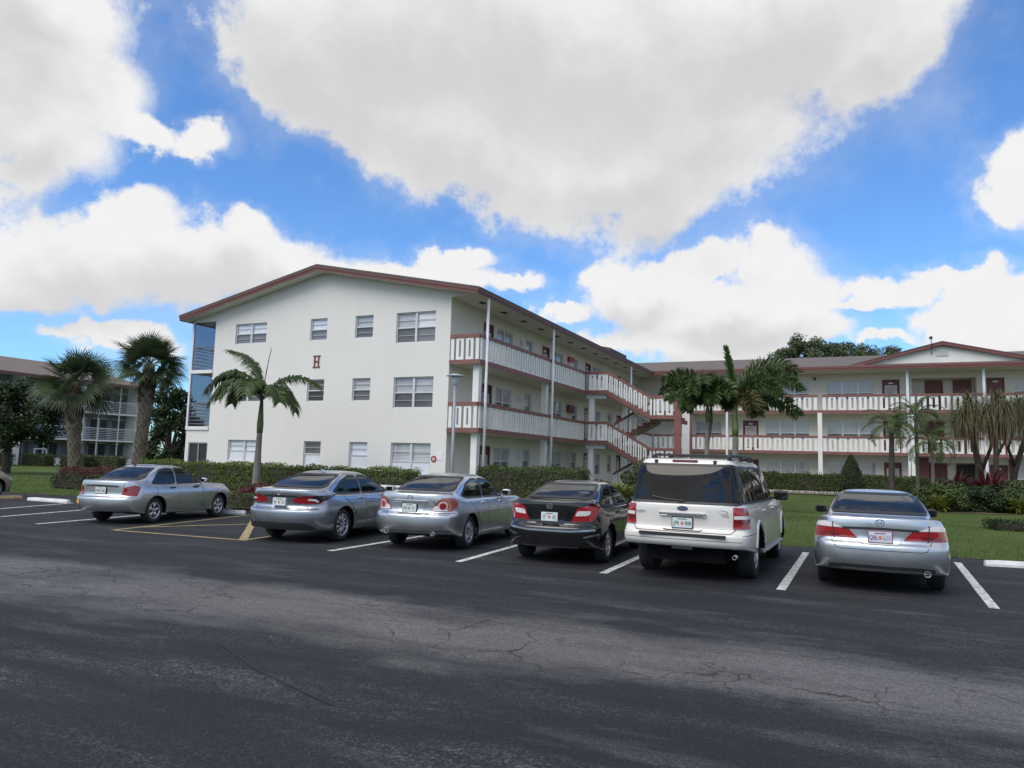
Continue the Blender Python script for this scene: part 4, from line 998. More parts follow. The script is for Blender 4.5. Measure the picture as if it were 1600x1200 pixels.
class Car:
    def __init__(s, S, label, loc, heading, paintm, glass, group='cars parked in a row', name='parked_car', cat='car'):
        s.S = S; s.root = thing(name, label, cat, loc, heading, group); s.paint = paintm; s.glass = glass
        s.build_cage()
    # cage of plan-view loops stacked upwards, smoothed by subdivision
    def loop(s, xr, xf, w, bowR, bowF, z, xs=None, wk=None, wend=.97):
        S = s.S; wb = S['wb']
        xs = xs or [-.44, .44, wb*.42, wb*.70, wb-.44, wb+.42]
        x = [xr, xr+.10*bowR, xr+.42*bowR, xr+bowR]+xs+[xf-bowF, xf-.42*bowF, xf-.10*bowF, xf]
        y = [0, .45*w, .82*w, wend*w]+[w*a for a in (wk or (.995, 1, 1, 1, 1, .985))]+[.94*w, .78*w, .42*w, 0]
        if len(z) == 3: z = [z[0]]*4+[z[1]]*6+[z[2]]*4
        if len(z) == 4: z = [z[0]]*4+[z[1]+(z[2]-z[1])*i/5 for i in range(6)]+[z[3]]*4
        return list(zip(x, y, z))
    def build_cage(s):
        S = s.S; ro, wb, fo, w, H = S['ro'], S['wb'], S['fo'], S['w'], S['H']; xf = wb+fo
        zd, zb, zc, zh = S['deck'], S['belt'], S['cowl'], S['hood']; rg, rt, ft, cw, rw = S['rg'], S['rt'], S['ft'], S['cw'], S['rw']
        bR, bF = S.get('bowR', .30), S.get('bowF', .42); lip = S.get('lip', .10); tum = S.get('tum', .10); zr1 = S.get('zr1', .30)
        L = []
        L.append(s.loop(-ro+.3, xf-.3, w-.16, bR, bF, (zr1-.03, S.get('zs', .22)-.01, .19)))
        L.append(s.loop(-ro+.05, xf-.05, w-.015, bR, bF, (zr1, S.get('zs', .22), .20)))
        L.append(s.loop(-ro-.015, xf+.015, w+.015, bR, bF, (S.get('zb1', .46), .42, .44)))
        L.append(s.loop(-ro-.01, xf, w+.02, bR, bF, (S.get('zb2', .64), .66, .60)))
        L.append(s.loop(-ro+S.get('step', .05), xf-.06, w+.005, bR, bF, (S.get('zb2', .64)+.07, .78, .70)))
        L.append(s.loop(-ro+lip-.015, xf-.20, w-.035, bR, bF, (zd-.06, zb-.07, zb-.10, zh-.04)))
        L.append(s.loop(-ro+lip, xf-.32, w-.075, bR, bF, (zd, zb-.005, zb-.02, zh)))
        L.append(s.loop(-ro+lip+S.get('flat', .10), xf-.50, w-tum-.02, bR*.8, bF*.8, (zd+.012, zb+.015, zb+.01, zh+.035)))
        def gx(a, b_): return [a+(b_-a)*t for t in (.13, .27, .44, .62, .78, .89)]
        L.append(s.loop(rg, cw, w-tum-.035, S.get('gbR', .12), .30, (S.get('gz', zd+.02), zb+.03, zb+.03, zc), gx(rg, cw), (.99, 1, 1, 1, .99, .96), .94))
        wm_ = (w-tum-.035)*.5+rw*.5+.035
        L.append(s.loop((rg+rt)/2-S.get('gb', .03), (cw+ft)/2+.04, wm_, .10, .26, ((S.get('gz', zd)+H)/2-.01, (zb+H)/2-.005, (zb+H)/2-.005, (zc+H)/2), gx((rg+rt)/2, (cw+ft)/2), (.99, 1, 1, 1, .99, .97), .95))
        hr = S.get('hr', .075)
        L.append(s.loop(rt, ft, rw+.015, .08, .18, (H-hr, H-.10, H-.09, H-.075), gx(rt, ft), (1, 1, 1, 1, 1, .99), .97))
        L.append(s.loop(rt+.10, ft-.14, rw-.10, .05, .10, (H-hr*.45, H-.02, H-.02, H-.04), gx(rt+.1, ft-.14), (1, 1, 1, 1, 1, 1), .97))
        L.append(s.loop(rt+.35, ft-.4, rw*.5, .03, .05, (H-.012, H+.006, H+.003, H-.008), gx(rt+.35, ft-.4), (1, 1, 1, 1, 1, 1), .97))
        n = 14; bm = bmesh.new(); V = []
        for lp in L:
            half = [bm.verts.new(p) for p in lp]; mir = {k: (half[k] if k in (0, n-1) else bm.verts.new((lp[k][0], -lp[k][1], lp[k][2]))) for k in range(n)}
            V.append(half+[mir[k] for k in range(n-2, 0, -1)])
        N = len(V[0])
        for a in range(len(V)-1):
            for k in range(N): bm.faces.new((V[a][k], V[a+1][k], V[a+1][(k+1) % N], V[a][(k+1) % N]))
        for lp, flip in ((V[0], 0), (V[-1], 1)):
            for k in range(n-1):
                m0, m1 = (N-k) % N, (N-k-1) % N
                vs = []
                for q in (lp[k], lp[k+1], lp[m1], lp[m0]):
                    if q not in vs: vs.append(q)
                bm.faces.new(vs if not flip else vs[::-1])
        bmesh.ops.recalc_face_normals(bm, faces=bm.faces[:])
        cl = bm.edges.layers.float.new('crease_edge')
        def crease(li, ks, val):
            for k in ks:
                e = bm.edges.get((V[li][k % N], V[li][(k+1) % N]))
                if e: e[cl] = val
        rear = [0, 1, 2, -1, -2, -3]
        crease(1, range(N), .5); crease(3, rear, .45); crease(4, rear, .35); crease(6, rear, S.get('lipc', .55)); crease(5, range(N), .12)
        side = list(range(3, 10))+list(range(-10, -3)); crease(6, side, .35); crease(8, side, .3); crease(8, rear, .3); crease(10, range(N), .25)
        me = bpy.data.meshes.new('cage'); bm.to_mesh(me); bm.free()
        o = bpy.data.objects.new('cage', me); col.objects.link(o)
        md = o.modifiers.new('s', 'SUBSURF'); md.levels = 3; md.render_levels = 3
        dg = bpy.context.evaluated_depsgraph_get(); dg.update()
        sm = bpy.data.meshes.new_from_object(o.evaluated_get(dg))
        s.bvh = BVHTree.FromPolygons([v.co.copy() for v in sm.vertices], [tuple(p.vertices) for p in sm.polygons])
        # wheel arches
        r = S['r']; ra = r+S.get('arch', .055); cutters = []
        o2 = bpy.data.objects.new('cut', sm); col.objects.link(o2)
        cb = MB()
        for x in (0, wb):
            for sg in (-1, 1):
                y0, y1 = sorted((sg*(w-.27), sg*(w+.2)))
                nn = 40; vs = [(x+ra*cos(2*pi*k/nn), y, r+.01+ra*sin(2*pi*k/nn)) for y in (y0, y1) for k in range(nn)]
                cb.add(vs, [tuple(reversed(range(nn))), tuple(range(nn, 2*nn))]+[(k, (k+1) % nn, (k+1) % nn+nn, k+nn) for k in range(nn)])
        co = cb.build('cutter', M['well'])
        bmm = bmesh.new(); bmm.from_mesh(co.data); bmesh.ops.recalc_face_normals(bmm, faces=bmm.faces[:]); bmm.to_mesh(co.data); bmm.free()
        bo = o2.modifiers.new('b', 'BOOLEAN'); bo.object = co; bo.operation = 'DIFFERENCE'; bo.solver = 'EXACT'
        dg = bpy.context.evaluated_depsgraph_get(); dg.update()
        s.mesh = bpy.data.meshes.new_from_object(o2.evaluated_get(dg))
        for x in (o, o2, co): bpy.data.objects.remove(x)
    def cast(s, view, a, b):
        if view == 'rear': o, d = Vector((-6, a, b)), Vector((1, 0, 0))
        elif view == 'front': o, d = Vector((12, a, b)), Vector((-1, 0, 0))
        elif view == 'right': o, d = Vector((a, -5, b)), Vector((0, 1, 0))
        elif view == 'left': o, d = Vector((a, 5, b)), Vector((0, -1, 0))
        elif view in ('corner_right', 'corner_left'):
            g = -1 if view == 'corner_right' else 1; d = Vector((1, -g, 0)).normalized(); o = Vector((1, g, 0)).normalized()*a+Vector((0, 0, b))-d*8
        else: o, d = Vector((a, b, 6)), Vector((0, 0, -1))
        h = s.bvh.ray_cast(o, d)
        return (h[0], h[1]) if h[0] is not None else (None, None)
    def surf(s, view, a, b, off):
        p, n = s.cast(view, a, b)
        if p is None: return None
        d = {'rear': Vector((-1, 0, 0)), 'front': Vector((1, 0, 0)), 'right': Vector((0, -1, 0)), 'left': Vector((0, 1, 0)), 'top': Vector((0, 0, 1)), 'corner_right': Vector((-1, -1, 0)), 'corner_left': Vector((-1, 1, 0))}[view]
        if n.dot(d) < 0: n = -n
        return p+n*off
    def patch(s, name, poly, view, m, off=.006, parent=None, step=.035, mirror=False, ymin=0.0):
        "curved sheet with an edge, lying on the body inside the outline poly"
        out = resample(poly, step); n = len(out)
        xs = [p[0] for p in out]; ys = [p[1] for p in out]; pts = list(out)
        x = min(xs)+step
        while x < max(xs):
            y = min(ys)+step
            while y < max(ys):
                if inside((x, y), out) and min(hypot(x-q[0], y-q[1]) for q in out) > step*.5: pts.append((x, y))
                y += step
            x += step
        r = delaunay_2d_cdt([Vector(p) for p in pts], [], [list(range(n))], 1, 1e-5)
        vv, ff = r[0], r[2]
        views = [(view, 1)]
        if mirror: views.append(({'right': 'left'}.get(view, view), -1))
        objs = []
        for vw, sg in views:
            b = MB(); b.smooth = True
            P = [s.surf(vw, (p[0] if vw in ('right', 'left', 'top') else p[0]*sg), (p[1]*sg if vw == 'top' else p[1]), off) for p in vv]
            if ymin: P = [q if q is not None and abs(q.y) > ymin else None for q in P]
            keep = [f for f in ff if all(P[i] is not None for i in f)]
            idx = sorted({i for f in keep for i in f}); mp = {i: k for k, i in enumerate(idx)}
            b.add([P[i] for i in idx], [tuple(mp[i] for i in f) for f in keep])
            objs.append(b.build(name, m, parent or s.root))
        return objs[0]
    def ribbon(s, pts, view, width, off, b, closed=False, mirror=False):
        pts = resample(pts, .04, closed); n = len(pts)
        for vw, sg in [(view, 1)]+([({'right': 'left'}.get(view, view), -1)] if mirror else []):
            vs = []; ok = True
            for i, p in enumerate(pts):
                a, c_ = (pts[i-1] if (i or closed) else pts[i]), (pts[(i+1) % n] if (closed or i < n-1) else pts[i])
                dx, dy = c_[0]-a[0], c_[1]-a[1]; l = hypot(dx, dy) or 1; nx, ny = -dy/l*width/2, dx/l*width/2
                for q in ((p[0]+nx, p[1]+ny), (p[0]-nx, p[1]-ny)):
                    g = s.surf(vw, q[0]*(sg if vw in ('rear', 'front') else 1), q[1]*(sg if vw == 'top' else 1), off)
                    vs.append(g)
            fs = [(2*i, 2*i+1, (2*i+3) % (2*n), (2*i+2) % (2*n)) for i in range(n if closed else n-1)]
            fs = [f for f in fs if all(vs[i] is not None for i in f)]
            b.add([v if v is not None else (0, 0, .5) for v in vs], fs)
    def windows(s, side, rear, front, off=.004, step=.05):
        "side: list of outlines (x,z) ; rear, front: outline (y,z). Cuts the body and sets glass with a dark seal"
        s.cuts = []
        for i, poly in enumerate(side):
            q = chaikin(poly, 2)
            for vw in ('right', 'left'):
                g = s.patch('side_window', q, vw, s.glass[1], off)
                b = MB(); s.ribbon(q, vw, .035, off+.003, b, closed=True); b.build('window_seal', M['black_trim'], g, smooth=True)
            s.cuts.append(('side', q))
        for vw, poly, nm in (('rear', rear, 'rear_window'), ('front', front, 'windshield')):
            q = chaikin(poly, 2)
            g = s.patch(nm, q, vw, s.glass[0 if vw == 'rear' else 1], off, step=step)
            b = MB(); s.ribbon(q, vw, .035, off+.003, b, closed=True); b.build('window_seal', M['black_trim'], g, smooth=True)
            s.cuts.append((vw, q))
    def finish_body(s, hollow=True):
        S = s.S; bm = bmesh.new(); bm.from_mesh(s.mesh); r, wb, w = S['r'], S['wb'], S['w']; ra = r+S.get('arch', .055)
        kill = []
        if hollow:
            for kind, q in s.cuts:
                c = (sum(p[0] for p in q)/len(q), sum(p[1] for p in q)/len(q))
                sh = [(p[0]+(c[0]-p[0])*.03, p[1]+(c[1]-p[1])*.03) for p in q]
                for f in bm.faces:
                    m = f.calc_center_median(); nn = f.normal
                    if kind == 'side' and abs(m.y) > .35 and abs(nn.y) > .45 and inside((m.x, m.z), sh): kill.append(f)
                    elif kind == 'rear' and m.x < S['rt']+.15 and nn.x < -.05 and m.z > S['deck']-.1 and inside((m.y, m.z), sh): kill.append(f)
                    elif kind == 'front' and m.x > S['ft']-.15 and nn.x > .05 and m.z > S['cowl']-.1 and inside((m.y, m.z), sh): kill.append(f)
        for f in bm.faces:
            m = f.calc_center_median(); f.smooth = True; f.material_index = 0
            for x in (0, wb):
                d = hypot(m.x-x, m.z-r-.01)
                if d < ra+.006 and abs(m.y) < w+.05 and (d < ra-.01 or abs(f.normal.y) < .35 and ((x-m.x)*f.normal.x+(r-m.z)*f.normal.z) > 0): f.material_index = 1; f.smooth = False
            if m.z < .24 and f.normal.z < -.6: f.material_index = 1
        if kill: bmesh.ops.delete(bm, geom=list(set(kill)), context='FACES')
        me = bpy.data.meshes.new('body'); bm.to_mesh(me); bm.free(); me.materials.append(s.paint); me.materials.append(M['well'])
        s.body = bpy.data.objects.new('body', me); col.objects.link(s.body); s.body.parent = s.root
        if hollow:
            b = MB(); x0, x1 = S['rg']+.05, S['cw']-.1; zz = S['belt']-.12
            b.box(x0, x1, -w+.2, w-.2, .28, .36); b.box(S['ro']*-.6, S['rg']+.35, -w+.22, w-.22, .5, S['gz']-.03 if 'gz' in S else S['deck']-.03); b.box(x1-.35, x1, -w+.2, w-.2, .5, S['cowl']-.06)
            for sg in (-1, 1):
                b.box(x0, x1, sg*(w-.16), sg*(w-.13), .3, zz)
            b.build('interior', M['seat_dark'], s.root)
            xb = S.get('seat_x', wb*.46)
            for y in (-.37, .37):
                b = MB(); b.smooth = True; zt = S['H']-.60
                b.bbox(xb-.55, xb+.0, y-.24, y+.24, .36, .52, .05); b.hexa([(xb-.62, y-.22, .45), (xb-.50, y-.22, .45), (xb-.50, y+.22, .45), (xb-.62, y+.22, .45), (xb-.80, y-.19, zt+.1), (xb-.70, y-.19, zt+.1), (xb-.70, y+.19, zt+.1), (xb-.80, y+.19, zt+.1)])
                b.bbox(xb-.86, xb-.74, y-.13, y+.13, zt+.16, zt+.36, .04); b.build('front_seat', M['seat'], s.root)
            b = MB(); xr = max(S['rg']+.55, .1); zt = S['gz']-.01 if 'gz' in S else S['deck']
            b.bbox(xr, xr+.5, -w+.25, w-.25, .36, .55, .05); b.hexa([(xr-.1, -w+.28, .5), (xr+.1, -w+.28, .5), (xr+.1, w-.28, .5), (xr-.1, w-.28, .5), (xr-.22, -w+.3, zt), (xr-.08, -w+.3, zt), (xr-.08, w-.3, zt), (xr-.22, w-.3, zt)])
            for y in (-.38, .38): b.bbox(xr-.24, xr-.14, y-.12, y+.12, zt, zt+.15, .03)
            b.build('rear_seat', M['seat'], s.root)
    def wheels(s, spokes, style='split', tw=.215):
        S = s.S; r, w = S['r'], S['w']; rr_ = S['rim']
        for x in (0, S['wb']):
            for sg in (-1, 1):
                yo = sg*(w-.035-S.get('inset', 0)); e = empty('wheel', (x, yo, r), 0, s.root)
                t = MB(); t.smooth = True
                prof = [(rr_-.01, -tw), (r-.04, -tw), (r-.012, -tw+.02), (r, -tw+.05), (r, -.05), (r-.012, -.02), (r-.035, -.003), (rr_+.015, .0), (rr_, -.012), (rr_-.012, -.03)]
                t.lathe([(a, b_*sg) for a, b_ in prof], (0, 0, 0), 36, 'y'); t.build('tyre', M['tyre'], e, smooth=True)
                m = MB(); m.smooth = True; m.cur = 0
                m.lathe([(rr_-.002, -.012*sg), (rr_-.016, -.006*sg), (rr_-.03, -.014*sg), (rr_-.034, -.05*sg)], (0, 0, 0), 36, 'y')
                m.lathe([(0, -.012*sg), (.028, -.012*sg), (.055, -.022*sg), (.06, -.05*sg)], (0, 0, 0), 16, 'y')
                for k in range(spokes):
                    a0 = 2*pi*k/spokes+.2
                    for da in ((-.13, .13) if style == 'split' else (0,)):
                        wi, wo = (.016, .017) if style == 'split' else ((.032, .05) if style == 'wide' else (.02, .02))
                        a1 = a0+da*(2.0 if style == 'split' else 1); ai = a0+da*.6
                        pi_ = Vector((cos(ai)*.045, 0, sin(ai)*.045)); po = Vector((cos(a1)*(rr_-.025), 0, sin(a1)*(rr_-.025)))
                        d = (po-pi_).normalized(); nrm = Vector((-d.z, 0, d.x))
                        p = []
                        for yy in (-.05*sg, -.018*sg):
                            for q, ww in ((pi_, wi), (po, wo)): p += [q-nrm*ww+Vector((0, yy, 0)), q+nrm*ww+Vector((0, yy, 0))]
                        m.add(p, [(0, 1, 3, 2), (4, 6, 7, 5), (0, 2, 6, 4), (1, 5, 7, 3), (2, 3, 7, 6), (0, 4, 5, 1)])
                m.build('rim', M['rim'], e)
                k = MB(); k.lathe([(0, -.075*sg), (rr_-.03, -.075*sg)], (0, 0, 0), 24, 'y'); k.build('brake_disc', M['rim_dark'], e)
    def mirrors(s, x, z, m, size=1.0, gm=None):
        for vw, sg in (('right', -1), ('left', 1)):
            p, n = s.cast(vw, x, z)
            b = MB(); y0 = p.y
            b.bbox(x-.05*size, x+.11*size, y0+sg*.06, y0+sg*(.06+.19*size), z-.02, z+.12*size, .035); b.box(x, x+.06, min(y0-sg*.03, y0+sg*.08), max(y0-sg*.03, y0+sg*.08), z-.01, z+.03)
            o = b.build('door_mirror', m, s.root)
            g = MB(); g.box(x-.05*size-.006, x-.05*size-.002, min(y0+sg*.09, y0+sg*(.03+.19*size)), max(y0+sg*.09, y0+sg*(.03+.19*size)), z+.012, z+.095*size); g.build('mirror_glass', gm or M['glass_tint'], o)
    def handles(s, xs, z, m):
        for x in xs:
            for vw, sg in (('right', -1), ('left', 1)):
                p, n = s.cast(vw, x, z)
                b = MB(); b.bbox(x-.10, x+.10, p.y-.012 if sg > 0 else p.y-.035, p.y+.035 if sg > 0 else p.y+.012, z-.016, z+.016, .012); b.build('door_handle', m, s.root)
    def seams(s, side=(), rear=(), top=(), w_=.009):
        for vw, ls in (('right', side), ('left', side), ('rear', rear), ('top', top)):
            for pl in ls:
                b = MB(); s.ribbon(pl, vw, w_, .002, b); b.build('panel_gap', M['gap'], s.root)
    def stripe(s, name, pts, view, width, m, off=.012, mirror=False):
        for vw in ([view, 'left'] if mirror else [view]):
            b = MB(); b.smooth = True; s.ribbon(pts, vw, width, off, b); o = b.build(name, m, s.root)
        return o
    def rear_box(s, name, y0, y1, z0, z1, m, out=.02, deep=.03, bev=.006, parent=None):
        x = min((s.cast('rear', y, z)[0] or Vector((9, 0, 0))).x for y in (y0, (y0+y1)/2, y1) for z in (z0, z1))
        b = MB(); b.bbox(x-out, x+deep, y0, y1, z0, z1, bev); return b.build(name, m, parent or s.root), x-out
    def text(s, txt, y, z, size, m, parent, x, name='lettering', sx=1.0):
        "raised letters on the rear, centred at (y, z), facing backwards"
        cu = bpy.data.curves.new('t', 'FONT'); cu.body = txt; cu.align_x = 'CENTER'; cu.align_y = 'CENTER'; cu.size = size; cu.extrude = .002; cu.resolution_u = 2
        o = bpy.data.objects.new('t', cu); col.objects.link(o); dg = bpy.context.evaluated_depsgraph_get(); dg.update()
        me = bpy.data.meshes.new_from_object(o.evaluated_get(dg)); bpy.data.objects.remove(o)
        me.transform(Matrix.Translation((x, y, z)) @ Matrix(((0, 0, -1, 0), (-1, 0, 0, 0), (0, 1, 0, 0), (0, 0, 0, 1))) @ Matrix.Diagonal((sx, 1, 1, 1)))
        me.materials.clear(); me.materials.append(m); r = bpy.data.objects.new(name, me); col.objects.link(r); r.parent = parent; return r
    def plate(s, z, left, right, ink, frame=None, pm=None):
        if frame: fo, x = s.rear_box('plate_frame', -.165, .165, z-.088, z+.088, frame, .014, .03); par = fo
        else: par = s.root; x = None
        b, x0 = s.rear_box('licence_plate', -.152, .152, z-.076, z+.076, pm or M['plate'], .02, .03, .004)
        if x is not None and x0 > x-.006: b.location.x = x-.006-x0; x = x-.006
        else: x = x0
        x -= b.location.x
        s.text(left, .088, z-.008, .088, ink, b, x-.002, sx=.72); s.text(right, -.088, z-.008, .088, ink, b, x-.002, sx=.72)
        o = MB(); o.lathe([(0, x-.004), (.022, x-.003), (.026, x)], (0, 0, 0), 10, 'y')
        o.v = [(p[1], p[0], p[2]*1.2+z-.005) for p in o.v]; o.build('orange_emblem', M['orange'], b)
        q = MB(); q.box(x-.002, x, -.07, .07, z+.05, z+.062); q.build('state_name', ink, b)
        return b
    def ring_badge(s, z, r, m, bars, parent=None, y=0, sx=1.15):
        p = s.cast('rear', y, z)[0]; x = p.x-.006
        b = MB(); n = 18; vs = []
        for k in range(n):
            a = 2*pi*k/n
            for rr_ in (r, r*.80): vs.append((x, y+cos(a)*rr_*sx, z+sin(a)*rr_))
            for rr_ in (r, r*.80): vs.append((x+.012, y+cos(a)*rr_*sx, z+sin(a)*rr_))
        b.add(vs, [f for k in range(n) for f in ((4*k, 4*k+1, (4*k+5) % (4*n), (4*k+4) % (4*n)), (4*k, (4*k+4) % (4*n), (4*k+6) % (4*n), 4*k+2), (4*k+1, 4*k+3, (4*k+7) % (4*n), (4*k+5) % (4*n)))])
        for (y0, y1, z0, z1) in bars: b.box(x-.001, x+.012, y+y0*r, y+y1*r, z+z0*r, z+z1*r)
        return b.build('badge', m, parent or s.root)
    def exhaust(s, y, z, r=.04, m=None):
        p = s.cast('rear', y, max(z, S_MIN(s)))[0]; x = (p.x if p else -s.S['ro'])
        b = MB(); b.smooth = True; b.lathe([(r*.8, .16), (r*.8, .0), (r, -.01), (r, .18)], (0, 0, 0), 14); b.v = [(x-.005+h, y+a, z+c_) for a, c_, h in b.v]; o = b.build('exhaust_pipe', m or M['chrome'], s.root, smooth=True)
        k = MB(); k.lathe([(0, 0), (r*.8, 0)], (0, 0, 0), 12); k.v = [(x+.05, y+a, z+c_) for a, c_, h in k.v]; k.build('exhaust_mouth', M['well'], o)
def S_MIN(s): return s.S.get('zr1', .3)+.06
HB = ((-.52, -.34, -.6, .6), (.34, .52, -.6, .6), (-.34, .34, -.1, .1))      # bars of the upright badge
def car_place(px, py, heading, half):
    g = on_ground(px, py); h = radians(heading)
    return (g.x-sin(h)*half, g.y+cos(h)*half, 0.0), h

# ---- silver compact saloon, left of the row
def compact(label, loc, h, pm, group='cars parked in a row'):
    c = Car(dict(ro=.98, wb=2.535, fo=.96, w=.855, H=1.42, deck=1.03, belt=.93, cowl=.97, hood=.80, rg=-.36, rt=.22, ft=1.40, cw=2.12, rw=.56, r=.305, rim=.205, zb1=.44, zb2=.62, lip=.08, step=.08, flat=.16, gz=1.05, lipc=.4, bowR=.26, tum=.10), label, loc, h, pm, (M['glass_clear'], M['glass_clear']), group)
    c.windows([[(-.05, .97), (.18, .96), (.78, .965), (.78, 1.33), (.55, 1.335), (.27, 1.28)], [(.86, .965), (1.85, .965), (1.30, 1.30), (1.05, 1.335), (.86, 1.335)]],
              [(-.62, 1.08), (.62, 1.08), (.50, 1.335), (-.50, 1.335)], [(-.66, 1.01), (.66, 1.01), (.50, 1.32), (-.50, 1.32)])
    c.finish_body()
    for vw in ('corner_right', 'corner_left'): c.patch('tail_lamp', chaikin([(-.215, .70), (.12, .675), (.20, .90), (.04, .935), (-.16, .875)], 1), vw, M['lamp_red'], .008, step=.025)
    c.stripe('boot_garnish', [(-.46, .90), (0, .915), (.46, .90)], 'rear', .035, M['black_trim'], .008)
    c.plate(.80, 'F18', 'VA', M['plate_ink'], M['gloss_black'])
    c.text('SENTRA', .52, .76, .04, M['chrome'], c.root, c.cast('rear', .52, .76)[0].x-.003)
    c.seams(side=[[(.80, .28), (.82, .96)], [(1.72, .30), (1.80, .93)], [(.82, .30), (1.72, .28)], [(.05, .93), (-.02, .62)]], rear=[[(-.58, .64), (-.58, 1.0)], [(.58, .64), (.58, 1.0)], [(-.84, .64), (.84, .64)]])
    c.stripe('side_moulding', [(.46, .55), (.80, .55)], 'right', .03, M['silver_light'], .01, True); c.stripe('side_moulding', [(.86, .55), (1.72, .55)], 'right', .03, M['silver_light'], .01, True)
    p = c.surf('rear', .66, .52, .008); c.patch('yellow_sticker', [(.70, .47), (.60, .47), (.60, .57), (.70, .57)], 'rear', M['yellow'], .006, step=.03) if pm is M['silver'] else None
    c.patch('head_lamp', chaikin([(.45, .66), (.80, .66), (.80, .76), (.48, .74)], 2), 'front', M['lamp_clear'], .006, mirror=True)
    c.patch('grille', [(-.30, .60), (.30, .60), (.32, .70), (-.32, .70)], 'front', M['black_trim'], .005)
    c.wheels(5, 'wide'); c.mirrors(1.78, .98, pm, .9); c.handles((.60, 1.50), .86, M['black_trim'])
    b = MB(); b.tube([(.38, .2, 1.41), (.30, .2, 1.50)], .006, 5); b.bbox(.34, .42, .17, .23, 1.395, 1.42, .008); b.build('roof_antenna', M['black_trim'], c.root)
    return c
loc, h = car_place(239.5, 817, 76, .80)
compact('small older silver sedan with yellow bumper sticker beside the yellow hatched bay', loc, h, M['silver'])
P0 = at_depth(20, 775, 26.0)
compact('tan car at the far end of the row, only its front corner in view', (-19.35, 23.9, 0), radians(76), M['tan_paint'])

# ---- newer grey silver saloon with long red and dark tail lamps
loc, h = car_place(532, 845, 71, .84)
c = Car(dict(ro=1.09, wb=2.825, fo=.965, w=.915, H=1.445, deck=1.075, belt=.955, cowl=.98, hood=.82, rg=-.52, rt=.30, ft=1.50, cw=2.42, rw=.57, r=.335, rim=.235, zb1=.46, zb2=.66, lip=.05, step=.10, flat=.12, gz=1.09, lipc=.8, bowR=.34, tum=.12, zr1=.27), 'newer grey silver sedan with long dark ended tail lamps, right of the hatched bay', loc, h, M['silver_grey'], (M['glass_tint'], M['glass_clear']), 'cars parked in a row')
c.windows([[(-.22, 1.03), (.05, .99), (.84, .99), (.84, 1.34), (.58, 1.345), (.20, 1.25)], [(.92, .99), (2.05, .985), (1.50, 1.28), (1.22, 1.345), (.92, 1.345)]],
          [(-.66, 1.12), (.66, 1.12), (.50, 1.365), (-.50, 1.365)], [(-.70, 1.03), (.70, 1.03), (.52, 1.35), (-.52, 1.35)])
c.finish_body()
for vw in ('corner_right', 'corner_left'):
    t_ = c.patch('tail_lamp', chaikin([(-.50, .875), (-.44, .805), (.02, .80), (.10, .86), (.20, .95), (-.10, .965), (-.36, .94)], 1), vw, M['lamp_red'], .008, step=.025)
    c.patch('lamp_dark_end', chaikin([(-.06, .815), (.10, .855), (.40, .955), (.22, .968), (-.10, .968), (-.16, .90)], 1), vw, M['gloss_black'], .012, t_, step=.025)
    c.patch('lamp_clear_strip', chaikin([(-.22, .865), (-.10, .86), (-.03, .825), (.0, .85), (-.08, .90), (-.22, .895)], 1), vw, M['lamp_clear'], .015, t_, step=.02)
    c.patch('lamp_dark_band', chaikin([(-.42, .92), (-.16, .925), (-.10, .955), (-.34, .945)], 1), vw, M['lamp_dark_red'], .014, t_, step=.02)
c.stripe('boot_line', [(-.40, .935), (.40, .935)], 'rear', .035, M['black_trim'], .008)
c.ring_badge(1.0, .045, M['chrome'], ((-.7, .7, .15, .3), (-.12, .12, -.7, .3)), sx=1.4)
c.plate(.82, '41', '13', M['plate_ink'], None)
c.seams(side=[[(.88, .30), (.90, .98)], [(2.02, .30), (2.05, .95)], [(.0, .95), (.28, .74), (.46, .52), (.50, .32)], [(.5, .30), (2.0, .28)], [(.0, .86), (2.1, .83)]], rear=[[(-.80, .70), (-.50, .66), (.50, .66), (.80, .70)], [(-.62, .70), (-.58, .78)], [(.62, .70), (.58, .78)]])
c.patch('rear_diffuser', chaikin([(-.62, .41), (.62, .41), (.80, .31), (.70, .285), (-.70, .285), (-.80, .31)], 1), 'rear', M['black_trim'], .006, step=.04)
c.wheels(10, 'thin'); c.mirrors(2.02, 1.0, M['silver_grey']); c.handles((.70, 1.75), .89, M['silver_grey'])
b = MB(); b.hexa([(.42, -.02, 1.435), (.60, -.03, 1.44), (.60, .03, 1.44), (.42, .02, 1.435), (.41, -.004, 1.50), (.46, -.008, 1.485), (.46, .008, 1.485), (.41, .004, 1.50)]); b.build('roof_antenna', M['silver_light'], c.root)

# ---- rounded light silver saloon with round lamps
loc, h = car_place(728.4, 857, 69.5, .80)
c = Car(dict(ro=1.05, wb=2.775, fo=.99, w=.897, H=1.475, deck=1.09, belt=.975, cowl=1.0, hood=.84, rg=-.48, rt=.34, ft=1.50, cw=2.36, rw=.57, r=.325, rim=.215, zb1=.48, zb2=.68, lip=.09, step=.10, flat=.14, gz=1.11, lipc=.45, bowR=.34, tum=.12, zr1=.33), 'light silver rounded sedan with round red tail lamps and two exhausts, beside the black car', loc, h, M['silver_light'], (M['glass_tint'], M['glass_clear']), 'cars parked in a row')
c.windows([[(-.15, 1.06), (.06, 1.01), (.84, 1.005), (.84, 1.37), (.58, 1.37), (.20, 1.28)], [(.92, 1.005), (2.0, 1.0), (1.46, 1.32), (1.2, 1.375), (.92, 1.375)]],
          [(-.64, 1.15), (.64, 1.15), (.51, 1.40), (-.51, 1.40)], [(-.69, 1.05), (.69, 1.05), (.52, 1.38), (-.52, 1.38)])
c.finish_body()
